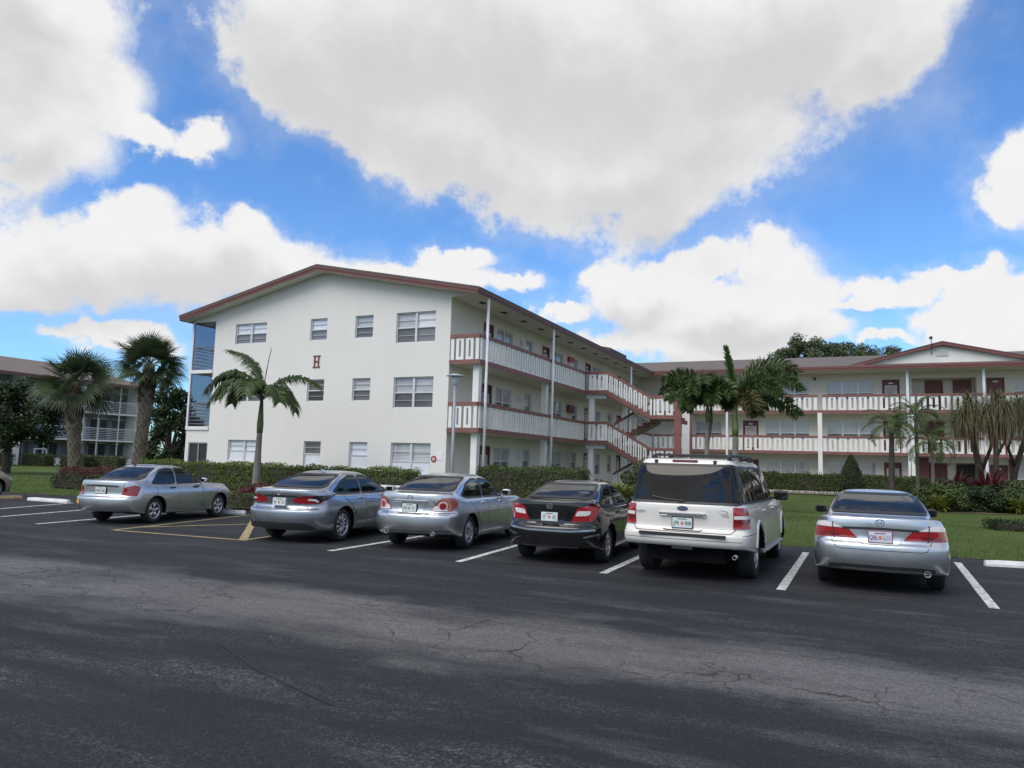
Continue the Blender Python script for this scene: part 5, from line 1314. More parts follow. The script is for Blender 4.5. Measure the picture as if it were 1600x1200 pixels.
for vw in ('corner_right', 'corner_left'):
    t_ = c.patch('tail_lamp', chaikin([(-.335, .765), (-.30, .87), (-.17, 1.015), (.08, 1.03), (.26, .965), (.12, .83), (.04, .765)], 1), vw, M['lamp_amber'], .008, step=.025)
    c.patch('lamp_clear_strip', chaikin([(-.32, .775), (-.02, .775), (-.06, .80), (-.24, .88), (-.30, .85)], 1), vw, M['lamp_clear'], .011, t_, step=.02)
    p = [(-.13+.088*cos(a*pi/8), .865+.090*sin(a*pi/8)) for a in range(16)]; c.patch('lamp_ring', p, vw, M['lamp_clear'], .014, t_, step=.02)
    p = [(-.13+.066*cos(a*pi/8), .865+.068*sin(a*pi/8)) for a in range(16)]; c.patch('lamp_lens', p, vw, M['lamp_red'], .018, t_, step=.02)
c.patch('plate_recess', chaikin([(-.34, .93), (.34, .93), (.27, .715), (-.27, .715)], 1), 'rear', M['silver_light'], .012, step=.04)
c.rear_box('chrome_bar', -.36, .36, .925, .965, M['chrome'], .03, .04)
c.plate(.82, 'CN', '11', M['plate_ink'], M['gloss_black'])
c.ring_badge(1.025, .05, M['chrome'], ((-1.2, 1.2, -.16, .16),))
c.text('NISSAN', .52, .93, .03, M['plate_blue'], c.root, c.cast('rear', .5, .93)[0].x-.004); c.text('ALTIMA', -.47, .93, .03, M['plate_blue'], c.root, c.cast('rear', -.47, .93)[0].x-.004)
c.seams(side=[[(.88, .30), (.90, .99)], [(1.98, .30), (2.02, .97)], [(.02, .97), (.28, .74), (.45, .52), (.49, .32)], [(.5, .30), (1.98, .28)]], rear=[[(-.56, .98), (-.52, .70), (-.44, .655), (.44, .655), (.52, .70), (.56, .98)], [(-.88, .735), (-.56, .74)], [(.88, .735), (.56, .74)]])
c.stripe('side_moulding', [(.50, .50), (1.98, .50)], 'right', .02, M['silver_light'], .008, True)
c.stripe('bumper_lip', [(-.80, .40), (-.4, .38), (.4, .38), (.80, .40)], 'rear', .012, M['gap'], .003)
c.exhaust(-.50, .345, .04, M['grey_metal']); c.exhaust(.50, .345, .04, M['grey_metal'])
b = MB(); b.bbox(.37, .39, -.86, -.66, .16, .40, .005); b.build('mud_flap', M['silver_light'], c.root)
c.wheels(8, 'split'); c.mirrors(1.96, 1.02, M['silver_light']); c.handles((.68, 1.70), .90, M['silver_light'])
b = MB(); b.box(.31, .33, -.3, -.22, 1.18, 1.19); b.build('window_sticker', M['paper'], c.root)

# ---- black compact saloon
loc, h = car_place(947, 878, 67.8, .80)
c = Car(dict(ro=.95, wb=2.67, fo=.90, w=.877, H=1.435, deck=1.09, belt=.965, cowl=1.0, hood=.82, rg=-.42, rt=.36, ft=1.42, cw=2.40, rw=.56, r=.318, rim=.21, zb1=.44, zb2=.64, lip=.06, step=.08, flat=.12, gz=1.105, lipc=.7, bowR=.30, tum=.11, zr1=.30), 'black compact sedan with red and white tail lamps, left of the tall white vehicle', loc, h, M['black_paint'], (M['glass_dark'], M['glass_tint']), 'cars parked in a row')
c.windows([[(-.18, 1.05), (.08, 1.0), (.80, .99), (.80, 1.34), (.56, 1.34), (.18, 1.25)], [(.88, .99), (2.0, .99), (1.42, 1.29), (1.15, 1.345), (.88, 1.345)]],
          [(-.63, 1.14), (.63, 1.14), (.50, 1.365), (-.50, 1.365)], [(-.67, 1.05), (.67, 1.05), (.51, 1.34), (-.51, 1.34)])
c.finish_body()
for sg in (1, -1):
    vw = 'corner_left' if sg > 0 else 'corner_right'
    t_ = c.patch('tail_lamp', chaikin([(-.32, .745), (-.24, .985), (-.06, 1.035), (.16, 1.02), (.26, .975), (.10, .86), (.02, .76)], 1), vw, M['lamp_red'], .008, step=.025)
    c.patch('lamp_clear_strip', chaikin([(-.27, .845), (-.235, .935), (-.02, .945), (-.02, .90), (-.07, .86)], 1), vw, M['lamp_clear'], .012, t_, step=.02)
    c.patch('bumper_reflector', chaikin([(sg*.60, .50), (sg*.84, .56), (sg*.85, .53), (sg*.62, .475)], 1), 'rear', M['silver_grey'], .006, step=.03)
c.patch('plate_recess', chaikin([(-.36, .94), (.36, .94), (.27, .70), (-.27, .70)], 1), 'rear', M['gloss_black'], .008, step=.04)
c.plate(.82, 'IT', '05', M['plate_ink'], None)
c.ring_badge(1.005, .05, M['chrome'], HB)
c.text('CIVIC', .48, .925, .05, M['chrome'], c.root, c.cast('rear', .48, .925)[0].x-.004)
c.seams(side=[[(.84, .30), (.86, .98)], [(1.95, .30), (2.0, .95)]], rear=[[(-.50, .74), (-.44, .66), (.44, .66), (.50, .74)]])
c.stripe('bumper_chrome', [(-.52, .315), (.52, .315)], 'rear', .02, M['chrome'], .010)
c.stripe('bumper_edge_highlight', [(-.80, .62), (-.4, .585), (.4, .585), (.80, .62)], 'rear', .03, M['silver_grey'], .004)  # pale strip paints the highlight along the black bumper's edge
c.wheels(5, 'split'); c.mirrors(1.95, 1.0, M['black_paint']); c.handles((.66, 1.65), .88, M['black_paint'])

# ---- tall white sport utility vehicle
loc, h = car_place(1179, 903, 64.0, .90)
c = Car(dict(ro=1.28, wb=3.32, fo=.98, w=1.0, H=1.905, zs=.44, deck=1.18, belt=1.16, cowl=1.19, hood=1.07, rg=-1.165, rt=-1.03, ft=2.05, cw=2.92, rw=.735, r=.40, rim=.255, arch=.065, zb1=.60, zb2=.74, lip=.09, step=.10, flat=.015, gz=1.22, gb=.03, hr=.04, lipc=.1, bowR=.14, bowF=.35, tum=.06, zr1=.545, gbR=.13, inset=.03, seat_x=1.9),
        'tall white sport utility vehicle with black roof rack and dark glass', loc, h, M['white_pearl'], (M['glass_dark'], M['glass_dark']), 'cars parked in a row', cat='suv')
c.windows([[(-.92, 1.23), (-.02, 1.21), (-.02, 1.76), (-.72, 1.77), (-.84, 1.70)], [(.10, 1.21), (1.12, 1.20), (1.12, 1.765), (.10, 1.765)], [(1.22, 1.20), (2.5, 1.21), (2.02, 1.68), (1.85, 1.765), (1.22, 1.765)]],
          [(-.87, 1.205), (.87, 1.205), (.735, 1.785), (-.735, 1.785)], [(-.80, 1.26), (.80, 1.26), (.68, 1.77), (-.68, 1.77)], .012, .03)
c.finish_body(hollow=False)
for vw in ('corner_right', 'corner_left'):
    t_ = c.patch('tail_lamp', [(-.27, .84), (.06, .85), (.04, 1.06), (.01, 1.155), (-.27, 1.16)], vw, M['lamp_red'], .012, step=.02)
    c.patch('lamp_clear_strip', [(-.26, .99), (.03, .99), (.025, 1.04), (-.26, 1.04)], vw, M['lamp_clear'], .017, t_, step=.02)
    c.patch('lamp_dark_band', [(-.26, .925), (.04, .925), (.035, .975), (-.26, .975)], vw, M['lamp_dark_red'], .016, t_, step=.02)
c.rear_box('chrome_handle', -.36, .36, 1.0, 1.06, M['chrome'], .04, .04, .015)
p = c.surf('rear', 0, 1.118, .01)
b = MB(); b.lathe([(0, 0), (.06, .0), (.065, .012)], (0, 0, 0), 20); b.v = [(p.x+q[2], q[0]*1.35, p.z+q[1]*.58) for q in b.v]; bo = b.build('oval_badge', M['plate_blue'], c.root); c.text('Ford', 0, 1.118, .055, M['chrome'], bo, p.x-.003)
c.text('EXPEDITION', .62, 1.045, .055, M['grey_metal'], c.root, c.cast('rear', .62, 1.045)[0].x-.004, sx=.8)
c.text('EDDIE BAUER', -.62, 1.03, .035, M['grey_metal'], c.root, c.cast('rear', -.62, 1.03)[0].x-.004, sx=.7)
b = MB(); x_ = c.cast('rear', -.6, 1.08)[0].x-.006
for i in range(16):
    a0, a1 = 2*pi*i/16, 2*pi*(i+1)/16
    b.hexa([(x_+dx, -.61+.07*k*cos(a), 1.085+.028*k*sin(a)) for dx in (0, .006) for a, k in ((a0, .85), (a1, .85), (a1, 1), (a0, 1))])
b.build('script_badge', M['grey_metal'], c.root)
c.plate(.90, 'JPR', '808', M['plate_ink'], M['gloss_black'])
c.seams(side=[[(.04, .46), (.04, 1.25)], [(1.17, .40), (1.17, 1.25)], [(2.30, .42), (2.40, 1.2)], [(-.3, .75), (-1.2, .75)]], rear=[[(-.79, 1.19), (-.79, .83), (-.72, .765), (.72, .765), (.79, .83), (.79, 1.19)]])
b, _x = c.rear_box('step_pad', -.66, .66, .70, .748, M['black_trim'], .014, .05)
c.rear_box('hitch_cover', -.16, .16, .50, .57, M['black_trim'], -.02, .1); c.stripe('bumper_crease_shade', [(-.9, .655), (.9, .655)], 'rear', .008, M['gap'], .002)  # dark line across the bumper paints the shade of its crease
c.stripe('tailgate_crease_shade', [(-.30, .80), (-.26, .785), (.26, .785), (.30, .80)], 'rear', .016, M['gap'], .002)  # dark strip stands in for shade in the tailgate crease
b = MB(); xr = c.cast('rear', 0, 1.84)[0].x; b.bbox(xr-.02, xr+.12, -.20, .20, 1.825, 1.868, .012); b.build('brake_lamp', M['lamp_dark_red'], c.root)
for y in (-.46, .46):
    xr = c.cast('rear', y, 1.82)[0].x; b = MB(); b.bbox(xr-.02, xr+.06, y-.025, y+.025, 1.775, 1.865, .008); b.build('glass_hinge', M['black_trim'], c.root)
xr = c.cast('rear', 0, 1.25)[0].x
b = MB(); b.tube([(xr-.02, 0.05, 1.235), (xr-.025, .26, 1.25), (xr-.02, .48, 1.29)], .012, 6); b.bbox(xr-.04, xr+.03, -.03, .09, 1.212, 1.25, .01); b.build('rear_wiper', M['black_trim'], c.root)
for y in (-.60, .60):
    b = MB(); b.tube([(-.70, y, 1.905), (-.5, y, 1.95), (.6, y, 1.965), (1.7, y, 1.95), (1.95, y, 1.90)], .022, 8)
    for x in (-.55, .6, 1.7): b.bbox(x-.06, x+.06, y-.03, y+.03, 1.87, 1.955, .01)
    b.build('roof_rack_rail', M['black_trim'], c.root)
for x in (-.3, 1.2):
    b = MB(); b.bbox(x-.04, x+.04, -.60, .60, 1.94, 1.97, .01); b.build('roof_rack_bar', M['black_trim'], c.root)
c.patch('roof_rear_cap', [(-.90, -.55), (-.82, -.55), (-.82, .55), (-.90, .55)], 'top', M['white_pearl'], .01)
for sg in (-1, 1):
    b = MB(); b.bbox(.52, 2.78, sg*(c.S['w']+.06), sg*(c.S['w']-.16), .385, .44, .02); so = b.build('running_board', M['grey_metal'], c.root)
    b = MB()
    for x in (.50, 2.70): b.hexa([(x, sg*(1.0), .36), (x+.14, sg*1.0, .36), (x+.14, sg*.85, .5), (x, sg*.85, .5), (x, sg*1.03, .42), (x+.14, sg*1.03, .42), (x+.14, sg*.88, .56), (x, sg*.88, .56)])
    b.build('board_bracket', M['white_pearl'], so)
for sg in (1, -1):
    for x0 in (0, c.S['wb']):
        b = MB(); b.smooth = True; ra = c.S['r']+.065; vs = []
        for k in range(17):
            a = radians(14+152*k/16)
            for rr_, dy in ((ra-.002, -.01), (ra+.01, .018), (ra+.055, .016), (ra+.07, -.01)):
                g = c.surf('left' if sg > 0 else 'right', x0+rr_*cos(a), max(.30, c.S['r']+.01+rr_*sin(a)), 0)
                y = (abs(g.y) if g else 1.0); vs.append((x0+rr_*cos(a), sg*(max(y, .97)+dy), c.S['r']+.01+rr_*sin(a)))
        b.add(vs, [(4*k+j, 4*k+j+1, 4*k+5+j, 4*k+4+j) for k in range(16) for j in range(3)]); b.build('arch_flare', M['white_pearl'], c.root)
c.exhaust(-.78, .43, .03, M['grey_metal']); c.wheels(6, 'wide', .265); c.mirrors(2.36, 1.20, M['black_trim'], 1.3, M['glass_dark']); c.handles((.80, 1.92), 1.06, M['white_pearl'])
b = MB(); b.box(-1.0, 3.6, -.60, .60, .30, .56); b.build('underbody', M['well'], c.root)

# ---- bright silver saloon at the right end of the row
loc, h = car_place(1467, 921, 65.2, .82)
c = Car(dict(ro=1.10, wb=2.775, fo=.985, w=.925, H=1.465, deck=1.085, belt=.97, cowl=1.0, hood=.84, rg=-.50, rt=.34, ft=1.50, cw=2.40, rw=.58, r=.33, rim=.22, zb1=.48, zb2=.69, lip=.07, step=.07, flat=.15, gz=1.10, lipc=.6, bowR=.27, tum=.12, zr1=.31), 'bright silver sedan with wide red tail lamps at the right end of the row', loc, h, M['silver_light'], (M['glass_tint'], M['glass_clear']), 'cars parked in a row')
c.windows([[(-.18, 1.05), (.06, 1.0), (.84, .995), (.84, 1.36), (.58, 1.36), (.20, 1.27)], [(.92, .995), (2.0, .99), (1.46, 1.31), (1.2, 1.365), (.92, 1.365)]],
          [(-.67, 1.14), (.67, 1.14), (.545, 1.405), (-.545, 1.405)], [(-.70, 1.04), (.70, 1.04), (.53, 1.37), (-.53, 1.37)])
c.finish_body()
for vw in ('corner_right', 'corner_left'):
    t_ = c.patch('tail_lamp', chaikin([(-.505, .78), (.10, .775), (.16, .925), (-.40, .92)], 1, .02), vw, M['lamp_red'], .008, step=.025)
    c.patch('lamp_clear_strip', chaikin([(-.34, .925), (.14, .93), (.06, .985), (-.12, 1.01), (-.24, .975)], 1), vw, M['lamp_clear'], .010, t_, step=.02)
    b = MB(); c.ribbon([(-.235, .765), (-.215, 1.0)], vw, .012, .013, b); b.build('lamp_split', M['gap'], t_)
    c.patch('lamp_dark_band', chaikin([(-.30, .80), (-.04, .80), (-.02, .84), (-.33, .84)], 1), vw, M['lamp_dark_red'], .012, t_, step=.02)
c.stripe('boot_garnish', [(-.50, .925), (0, .935), (.50, .925)], 'rear', .035, M['black_trim'], .014)
c.patch('plate_recess', chaikin([(-.34, .905), (.34, .905), (.24, .70), (-.24, .70)], 1), 'rear', M['silver_light'], .010, step=.04)
M['plate_lilac'] = mat('plate_lilac', (.60, .58, .68), .4)
pl_ = c.plate(.815, 'QBL', 'L11', M['plate_blue'], M['trim'], M['plate_lilac'])
c.ring_badge(1.02, .055, M['chrome'], HB)
c.text('SPORT', .58, .715, .04, M['grey_metal'], c.root, c.cast('rear', .58, .715)[0].x-.004)
c.seams(side=[[(.88, .30), (.90, .99)], [(1.98, .30), (2.02, .96)], [(.02, .97), (.28, .74), (.45, .52), (.49, .32)], [(.5, .30), (1.98, .29)]], rear=[[(-.67, .77), (-.60, .64), (-.52, .625), (.52, .625), (.60, .64), (.67, .77)]])
c.stripe('bumper_valance', [(-.70, .36), (-.5, .375), (.5, .375), (.70, .36)], 'rear', .06, M['black_trim'], .006); c.stripe('bumper_chrome', [(-.52, .352), (.52, .352)], 'rear', .022, M['chrome'], .016)
c.exhaust(-.60, .325, .045, M['grey_metal'])
c.wheels(7, 'split'); c.mirrors(1.98, 1.01, M['black_trim']); c.handles((.68, 1.70), .90, M['silver_light'])
# ------------------------------------------------------------------ plants
R_ = random.Random(21)
M['leaf_hedge'] = leafmat('hedge_leaves', (.065, .110, .016), (.165, .225, .045), .5, .25, 3.0)
M['leaf_hedge_dark'] = leafmat('dark_hedge_leaves', (.042, .068, .017), (.10, .14, .04), .5, .2, 3.0)
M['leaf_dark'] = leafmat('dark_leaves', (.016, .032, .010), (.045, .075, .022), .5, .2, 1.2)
M['leaf_tree'] = leafmat('tree_leaves', (.055, .080, .036), (.13, .16, .075), .5, .25, .8)
M['leaf_red'] = leafmat('red_leaves', (.065, .014, .018), (.14, .035, .035), .5, .2, 3.0)
M['leaf_yellow'] = leafmat('yellow_green_leaves', (.09, .13, .02), (.24, .25, .05), .5, .25, 5.0)
M['leaf_palm'] = leafmat('palm_leaflets', (.028, .058, .015), (.095, .145, .038), .42, .22, 1.6)
M['leaf_fan'] = leafmat('fan_palm_leaves', (.028, .050, .020), (.095, .130, .058), .45, .2, 1.3)
M['leaf_spear'] = leafmat('young_palm_leaf', (.05, .10, .02), (.10, .17, .04), .42, .3, 2.0)
M['leaf_dead'] = leafmat('dry_palm_leaves', (.13, .10, .055), (.22, .175, .10), .7, .2, 2.0)
M['leaf_brown_palm'] = leafmat('bronze_palm_leaflets', (.05, .055, .014), (.11, .095, .03), .5, .2, 2.0)
M['twig'] = mat('hedge_twigs', (.035, .030, .018), .9, var=.5, vscale=8, bump=.6)
M['bark'] = mat('grey_bark', (.15, .13, .105), .9, var=.35, vscale=6, bump=.5, bscale=18)
M['bark_dark'] = mat('dark_bark', (.06, .048, .038), .9, var=.4, vscale=6, bump=.6, bscale=14)
M['palm_trunk'] = mat('grey_palm_trunk', (.20, .175, .16), .85, var=.22, vscale=5, bump=.35, bscale=14)
M['shaft'] = mat('green_crownshaft', (.13, .17, .055), .55, var=.3, vscale=4)
M['boot'] = mat('palm_boots', (.18, .155, .115), .9, var=.4, vscale=5, bump=.5)
M['fibre'] = mat('brown_palm_fibre', (.10, .055, .035), .95, var=.5, vscale=9, bump=.8, bscale=30)
def rvec(r=R_):
    while True:
        v = Vector((r.uniform(-1, 1), r.uniform(-1, 1), r.uniform(-1, 1)))
        if .05 < v.length < 1: return v.normalized()
def leaf(b, p, n, L, w, r=R_):
    "one pointed, slightly folded leaf"
    d = n.cross(rvec(r)); d = d.normalized() if d.length > .01 else Vector((1, 0, 0))
    s = n.cross(d).normalized()*w; t = p+d*L; m = p+d*L*.5-n*L*.12
    b.add([p, m+s, t-n*L*.05, m-s], [(0, 1, 2, 3)])
def hedge(name, label, cat, u0, u1, v0, v1, top, m, group, dens=420, size=.075, core=True, base=None, ragged=.05, world=False, gap=0.0):
    "clipped hedge between two corners of the building grid, leaves over a twig core"
    P = (lambda u, v: Vector(W(u, v))[:]) 
    cx, cy = (u0+u1)/2, (v0+v1)/2; c = W(cx, cy); z0 = ground_z(c[0], c[1])+.0 if base is None else base
    root = thing(name, label, cat, (c[0], c[1], z0), YAW, group)
    hu, hv, h = (u1-u0)/2, (v1-v0)/2, top-z0
    k = MB(); i_ = .07
    k.bbox(-hu+i_, hu-i_, -hv+i_, hv-i_, .02+gap, h-i_, .05); k.build('twig_core', M['twig'], root)
    if gap:
        k = MB(); n = int(hu*2/.22)
        for i in range(n):
            x = -hu+.1+i*.22+R_.uniform(-.06, .06); y = R_.uniform(-hv*.5, hv*.5); k.tube([(x, y, -.02), (x+R_.uniform(-.06, .06), y, gap+.1)], .014, 4)
        k.build('hedge_stems', M['bark'], root)['kind'] = 'stuff'
    b = MB()
    faces = [((-hu, hu), 'x', -hv, Vector((0, -1, 0))), ((-hu, hu), 'x', hv, Vector((0, 1, 0))), ((-hv, hv), 'y', -hu, Vector((-1, 0, 0))), ((-hv, hv), 'y', hu, Vector((1, 0, 0)))]
    def bump(a, z): return ragged*(sin(a*3.1+z*2)+sin(a*7.3+1.7*z)*.6+sin(a*1.3)*.8)
    for (a0, a1), ax, c_, n in faces:
        for _ in range(int((a1-a0)*h*dens*(.35 if n.y > 0 else 1))):
            a = R_.uniform(a0, a1); z = gap*R_.random()+gap*.5+(h-gap)*R_.random()**.8 if gap else h*R_.random()**.85; o = R_.uniform(-.09, .05)+bump(a, z)
            p = Vector((a, c_, z)) if ax == 'x' else Vector((c_, a, z)); p += n*o
            leaf(b, p, (n+rvec()*.9).normalized(), size*R_.uniform(.7, 1.3), size*.32)
    for _ in range(int(4*hu*hv*dens)):
        a, c_ = R_.uniform(-hu, hu), R_.uniform(-hv, hv)
        leaf(b, Vector((a, c_, h+R_.uniform(-.10, .05)+bump(a, c_)*.8)), (Vector((0, 0, 1))+rvec()*.9).normalized(), size*R_.uniform(.7, 1.4), size*.32)
    b.build('foliage', m, root); return root
def shrub(name, label, cat, P, rx, ry, h, m, group=None, n=1500, size=.10, blade=False):
    root = thing(name, label, cat, P, R_.uniform(0, 6), group)
    k = MB()
    for i in range(6):
        a = i*1.05; k.tube([(0, 0, 0), (rx*.3*cos(a), ry*.3*sin(a), h*.4), (rx*.6*cos(a), ry*.6*sin(a), h*.75)], [.025, .018, .008], 5)
    k.build('stem', M['bark_dark'], root)
    b = MB()
    if blade:
        for _ in range(n):
            d = Vector((R_.uniform(-1, 1), R_.uniform(-1, 1), R_.uniform(.1, 1.2))).normalized(); L = h*R_.uniform(.6, 1.05); s = d.cross(Vector((0, 0, 1))).normalized()*size*.25
            p = Vector((R_.uniform(-.2, .2)*rx, R_.uniform(-.2, .2)*ry, R_.uniform(0, h*.3))); q = p+d*L*.55+Vector((0, 0, .08*h)); t = p+d*L-Vector((0, 0, .12*L))
            b.add([p-s*.5, p+s*.5, q+s, q-s, t], [(0, 1, 2, 3), (3, 2, 4)])
    else:
        cl = [(rvec(), R_.uniform(.25, .5)) for _ in range(16)]
        for _ in range(n):
            c_, cr = R_.choice(cl); q = Vector((c_.x*rx*.62, c_.y*ry*.62, h*.5+c_.z*h*.36)); d = rvec()
            p = q+Vector((d.x*rx*cr, d.y*ry*cr, d.z*h*.6*cr)); p.z = max(.03, p.z)
            leaf(b, p, (d+rvec()*.7+Vector((0, 0, .3))).normalized(), size*R_.uniform(.7, 1.3), size*.33)
    b.build('foliage', m, root); return root
def tree(name, label, P, crown_c, rx, rz, m, n=6000, size=.16, trunk_r=.2, group=None, clumps=60, lean=(0, 0), hollow=.45, bark='bark_dark'):
    "crown of leaf clumps on real limbs; crown_c is the crown's centre height above the foot"
    root = thing(name, label, 'tree', P, R_.uniform(0, 6), group)
    C = Vector((lean[0], lean[1], crown_c)); k = MB(); b = MB(); cs = []
    for i in range(clumps):
        d = rvec(); rr_ = hollow+(1-hollow)*R_.random()**.6
        q = C+Vector((d.x*rx*rr_, d.y*rx*rr_, d.z*rz*rr_)); cs.append((q, R_.uniform(.16, .30)*rx))
    fork = Vector((lean[0]*.5, lean[1]*.5, max(.5, crown_c-rz*.75)))
    k.tube([(0, 0, -.1), (lean[0]*.2, lean[1]*.2, fork.z*.5), fork], [trunk_r*1.25, trunk_r, trunk_r*.8], 9)
    for q, cr in cs[::3]:
        mid = fork.lerp(q, .5)+Vector((R_.uniform(-.2, .2), R_.uniform(-.2, .2), .15*rz)); k.tube([fork, mid, q], [trunk_r*.45, trunk_r*.22, .02], 5, caps=False)
    k.build('trunk', M[bark], root)
    per = n//clumps
    for q, cr in cs:
        for _ in range(per):
            d = rvec(); p = q+Vector((d.x, d.y, d.z*.7))*cr*R_.random()**.45
            leaf(b, p, (d+rvec()+Vector((0, 0, .5))).normalized(), size*R_.uniform(.7, 1.35), size*.36)
    b.build('crown', m, root); return root
def frond(b, C, az, el0, L, droop, n=42, ll=.42, lw=.022, plum=False, twist=0.0, start=.12, rk=.016, tipshort=.55, fwd=.55):
    "arching feather leaf with a midrib and leaflets"
    h = Vector((cos(az), sin(az), 0)); side0 = Vector((-sin(az), cos(az), 0)); pts = [Vector(C)]; seg = 14
    for i in range(seg):
        t = (i+.5)/seg; e = el0-droop*t**1.25
        pts.append(pts[-1]+(h*cos(e)+Vector((0, 0, sin(e)))+side0*twist*t)*(L/seg))
    b.tube(pts, [rk*(1-.8*i/seg)+.003 for i in range(seg+1)], 4, caps=False)
    for i in range(n):
        t = start+(1-start)*(i+R_.uniform(-.3, .3))/n; t = min(.999, max(.02, t)); f = t*seg; k = int(f); f -= k
        p = pts[k].lerp(pts[k+1], f); d = (pts[k+1]-pts[k]).normalized(); s0 = d.cross(Vector((0, 0, 1)));
        s0 = s0.normalized() if s0.length > .05 else side0
        u0 = s0.cross(d).normalized()
        env = min(1, .45+2.2*(t-start))*(1-tipshort*max(0, (t-.55)/.45))
        for sg in ((1, -1) if not plum else (1, -1, 1, -1)):
            a = R_.uniform(-1.25, 1.35) if plum else R_.uniform(.0, .35)
            o = (s0*sg*cos(a)+u0*sin(a)+d*fwd).normalized(); l = ll*env*R_.uniform(.85, 1.1)
            q = p+o*l*.55; e = p+o*l+Vector((0, 0, -l*(.52 if not plum else .2))); w = d.cross(o).normalized().cross(o).normalized()*lw*R_.uniform(.8, 1.2)
            b.add([p-w*.4, p+w*.4, q+w, q-w, e], [(0, 1, 2, 3), (3, 2, 4)])
def feather_palm(label, P, top, r0, fr, shaft=.9, group=None, bulge=1.25, lean=(0, 0), plum=False, ll=.42, L=2.4, spear=None, n=42, lw=.024, trunk='palm_trunk'):
    "fr: list of (azimuth deg, elevation deg, length, droop deg); top: height where leaves spring"
    root = thing('palm_tree', label, 'palm tree', P, 0, group); hgt = top-P[2]
    k = MB(); k.smooth = True; m = 16; pts = []; rad = []
    for i in range(m+1):
        t = i/m; z = (hgt-shaft)*t; pts.append((lean[0]*t*t, lean[1]*t*t, z-.1 if i == 0 else z)); rad.append(r0*(1.35-.35*min(1, t*5))*(1+(bulge-1)*sin(pi*min(1, t*1.25))**2*.6)*(1-.28*t)*(1+.02*(i % 2)))
    k.tube(pts, rad, 12); k.build('trunk', M[trunk], root, smooth=True)
    k = MB(); T = Vector((lean[0], lean[1], hgt)); B = Vector(pts[-1])
    k.tube([B+Vector((0, 0, -.03)), B.lerp(T, .25), B.lerp(T, .7), T+Vector((0, 0, .12))], [rad[-1]*1.12, rad[-1]*1.25, rad[-1]*.85, rad[-1]*.5], 12); k.build('crownshaft', M['shaft'], root, smooth=True)
    for f in fr:
        az, el, l, dr = f[:4]
        b = MB(); frond(b, T+Vector((0, 0, R_.uniform(-.05, .1))), radians(az), radians(el), l, radians(dr), n, ll, lw, plum, start=.14)
        b.build('frond', M[f[4] if len(f) > 4 else 'leaf_palm'], root)
    if spear:
        b = MB(); frond(b, T, radians(spear[0]), radians(spear[1]), spear[2], radians(spear[3]), 84, spear[4], .022, True, start=.1, tipshort=.5, fwd=1.9); b.build('spear_leaf', M['leaf_spear'], root)
    return root
def fan_leaf(b, C, az, el, pet, rad_, droop):
    h = Vector((cos(az)*cos(el), sin(az)*cos(el), sin(el))); s = Vector((-sin(az), cos(az), 0)); up = s.cross(h).normalized()*-1
    up = h.cross(s).normalized(); ro = R_.uniform(-1.1, 1.1); s, up = s*cos(ro)+up*sin(ro), up*cos(ro)-s*sin(ro)
    T = C+h*pet+Vector((0, 0, -droop*.15)); b.tube([C, C+h*pet*.5+Vector((0, 0, .05)), T], [.022, .016, .012], 4, caps=False)
    n = 34
    for i in range(n):
        a = radians(-128+256*i/(n-1)); fold = .35*abs(sin(a))
        d = (h*cos(a)+s*sin(a)-up*fold*-.3).normalized(); l = rad_*(1-.25*(abs(a)/2.3)**2)*R_.uniform(.88, 1.08)
        w = (s*cos(a)-h*sin(a))*.030; m = T+d*l*.55; e = T+d*l+Vector((0, 0, -droop*l*R_.uniform(.4, .9)))
        b.add([T-w*.3, T+w*.3, m+w, m-w, e], [(0, 1, 2, 3), (3, 2, 4)])
def cabbage_palm(label, P, top, r0, lean, crown=1.0, group='cabbage palms on the lawn', nl=34, fibre_at=.62):
    root = thing('palm_tree', label, 'palm tree', P, 0, group); hgt = top-P[2]
    def ctr(t): return Vector((lean[0]*sin(t*1.6), lean[1]*sin(t*1.6), hgt*t))
    def rd(t): return r0*(.88-.40*max(0, t-.8)/.2+.36*math.exp(-((t-fibre_at-.05)/.17)**2))
    k = MB(); k.smooth = True; ts = [i/18 for i in range(19)]
    k.tube([ctr(t) if t > 0 else Vector((0, 0, -.1)) for t in ts], [rd(t)*.88 for t in ts], 14); k.build('trunk', M['bark'], root, smooth=True)
    b = MB(); f = MB(); N = 190
    for i in range(N):
        t = .03+.93*i/N; a = i*2.39996; c = ctr(t); r = rd(t); o = Vector((cos(a), sin(a), 0)); s = Vector((-sin(a), cos(a), 0)); g = f if t > fibre_at+.06*sin(i) else b
        L = .30 if g is b else .22; w = r*.42; tilt = (.5 if i % 2 else -.5)
        p0 = c+o*r*.82; p1 = c+o*(r*1.08)+Vector((0, 0, L))+s*tilt*w; th = .035
        g.hexa([p0-s*w, p0+s*w, p0+s*w+o*th, p0-s*w+o*th, p1-s*w*.45, p1+s*w*.45, p1+s*w*.45+o*th*1.3, p1-s*w*.45+o*th*1.3])
    b.build('leaf_boots', M['boot'], root); f.build('fibre_sheath', M['fibre'], root)
    T = ctr(1.0)
    for i in range(nl):
        el = radians(-46+132*(i/nl)**.88); az = i*2.39996+R_.uniform(-.2, .2)
        b = MB(); fan_leaf(b, T+Vector((0, 0, -.1)), az, el, crown*R_.uniform(.75, 1.0)*(.85 if el > 1 else 1), crown*R_.uniform(.85, 1.05), .22 if el > .2 else .42)
        b.build('fan_leaf', M['leaf_fan'], root)
    return root

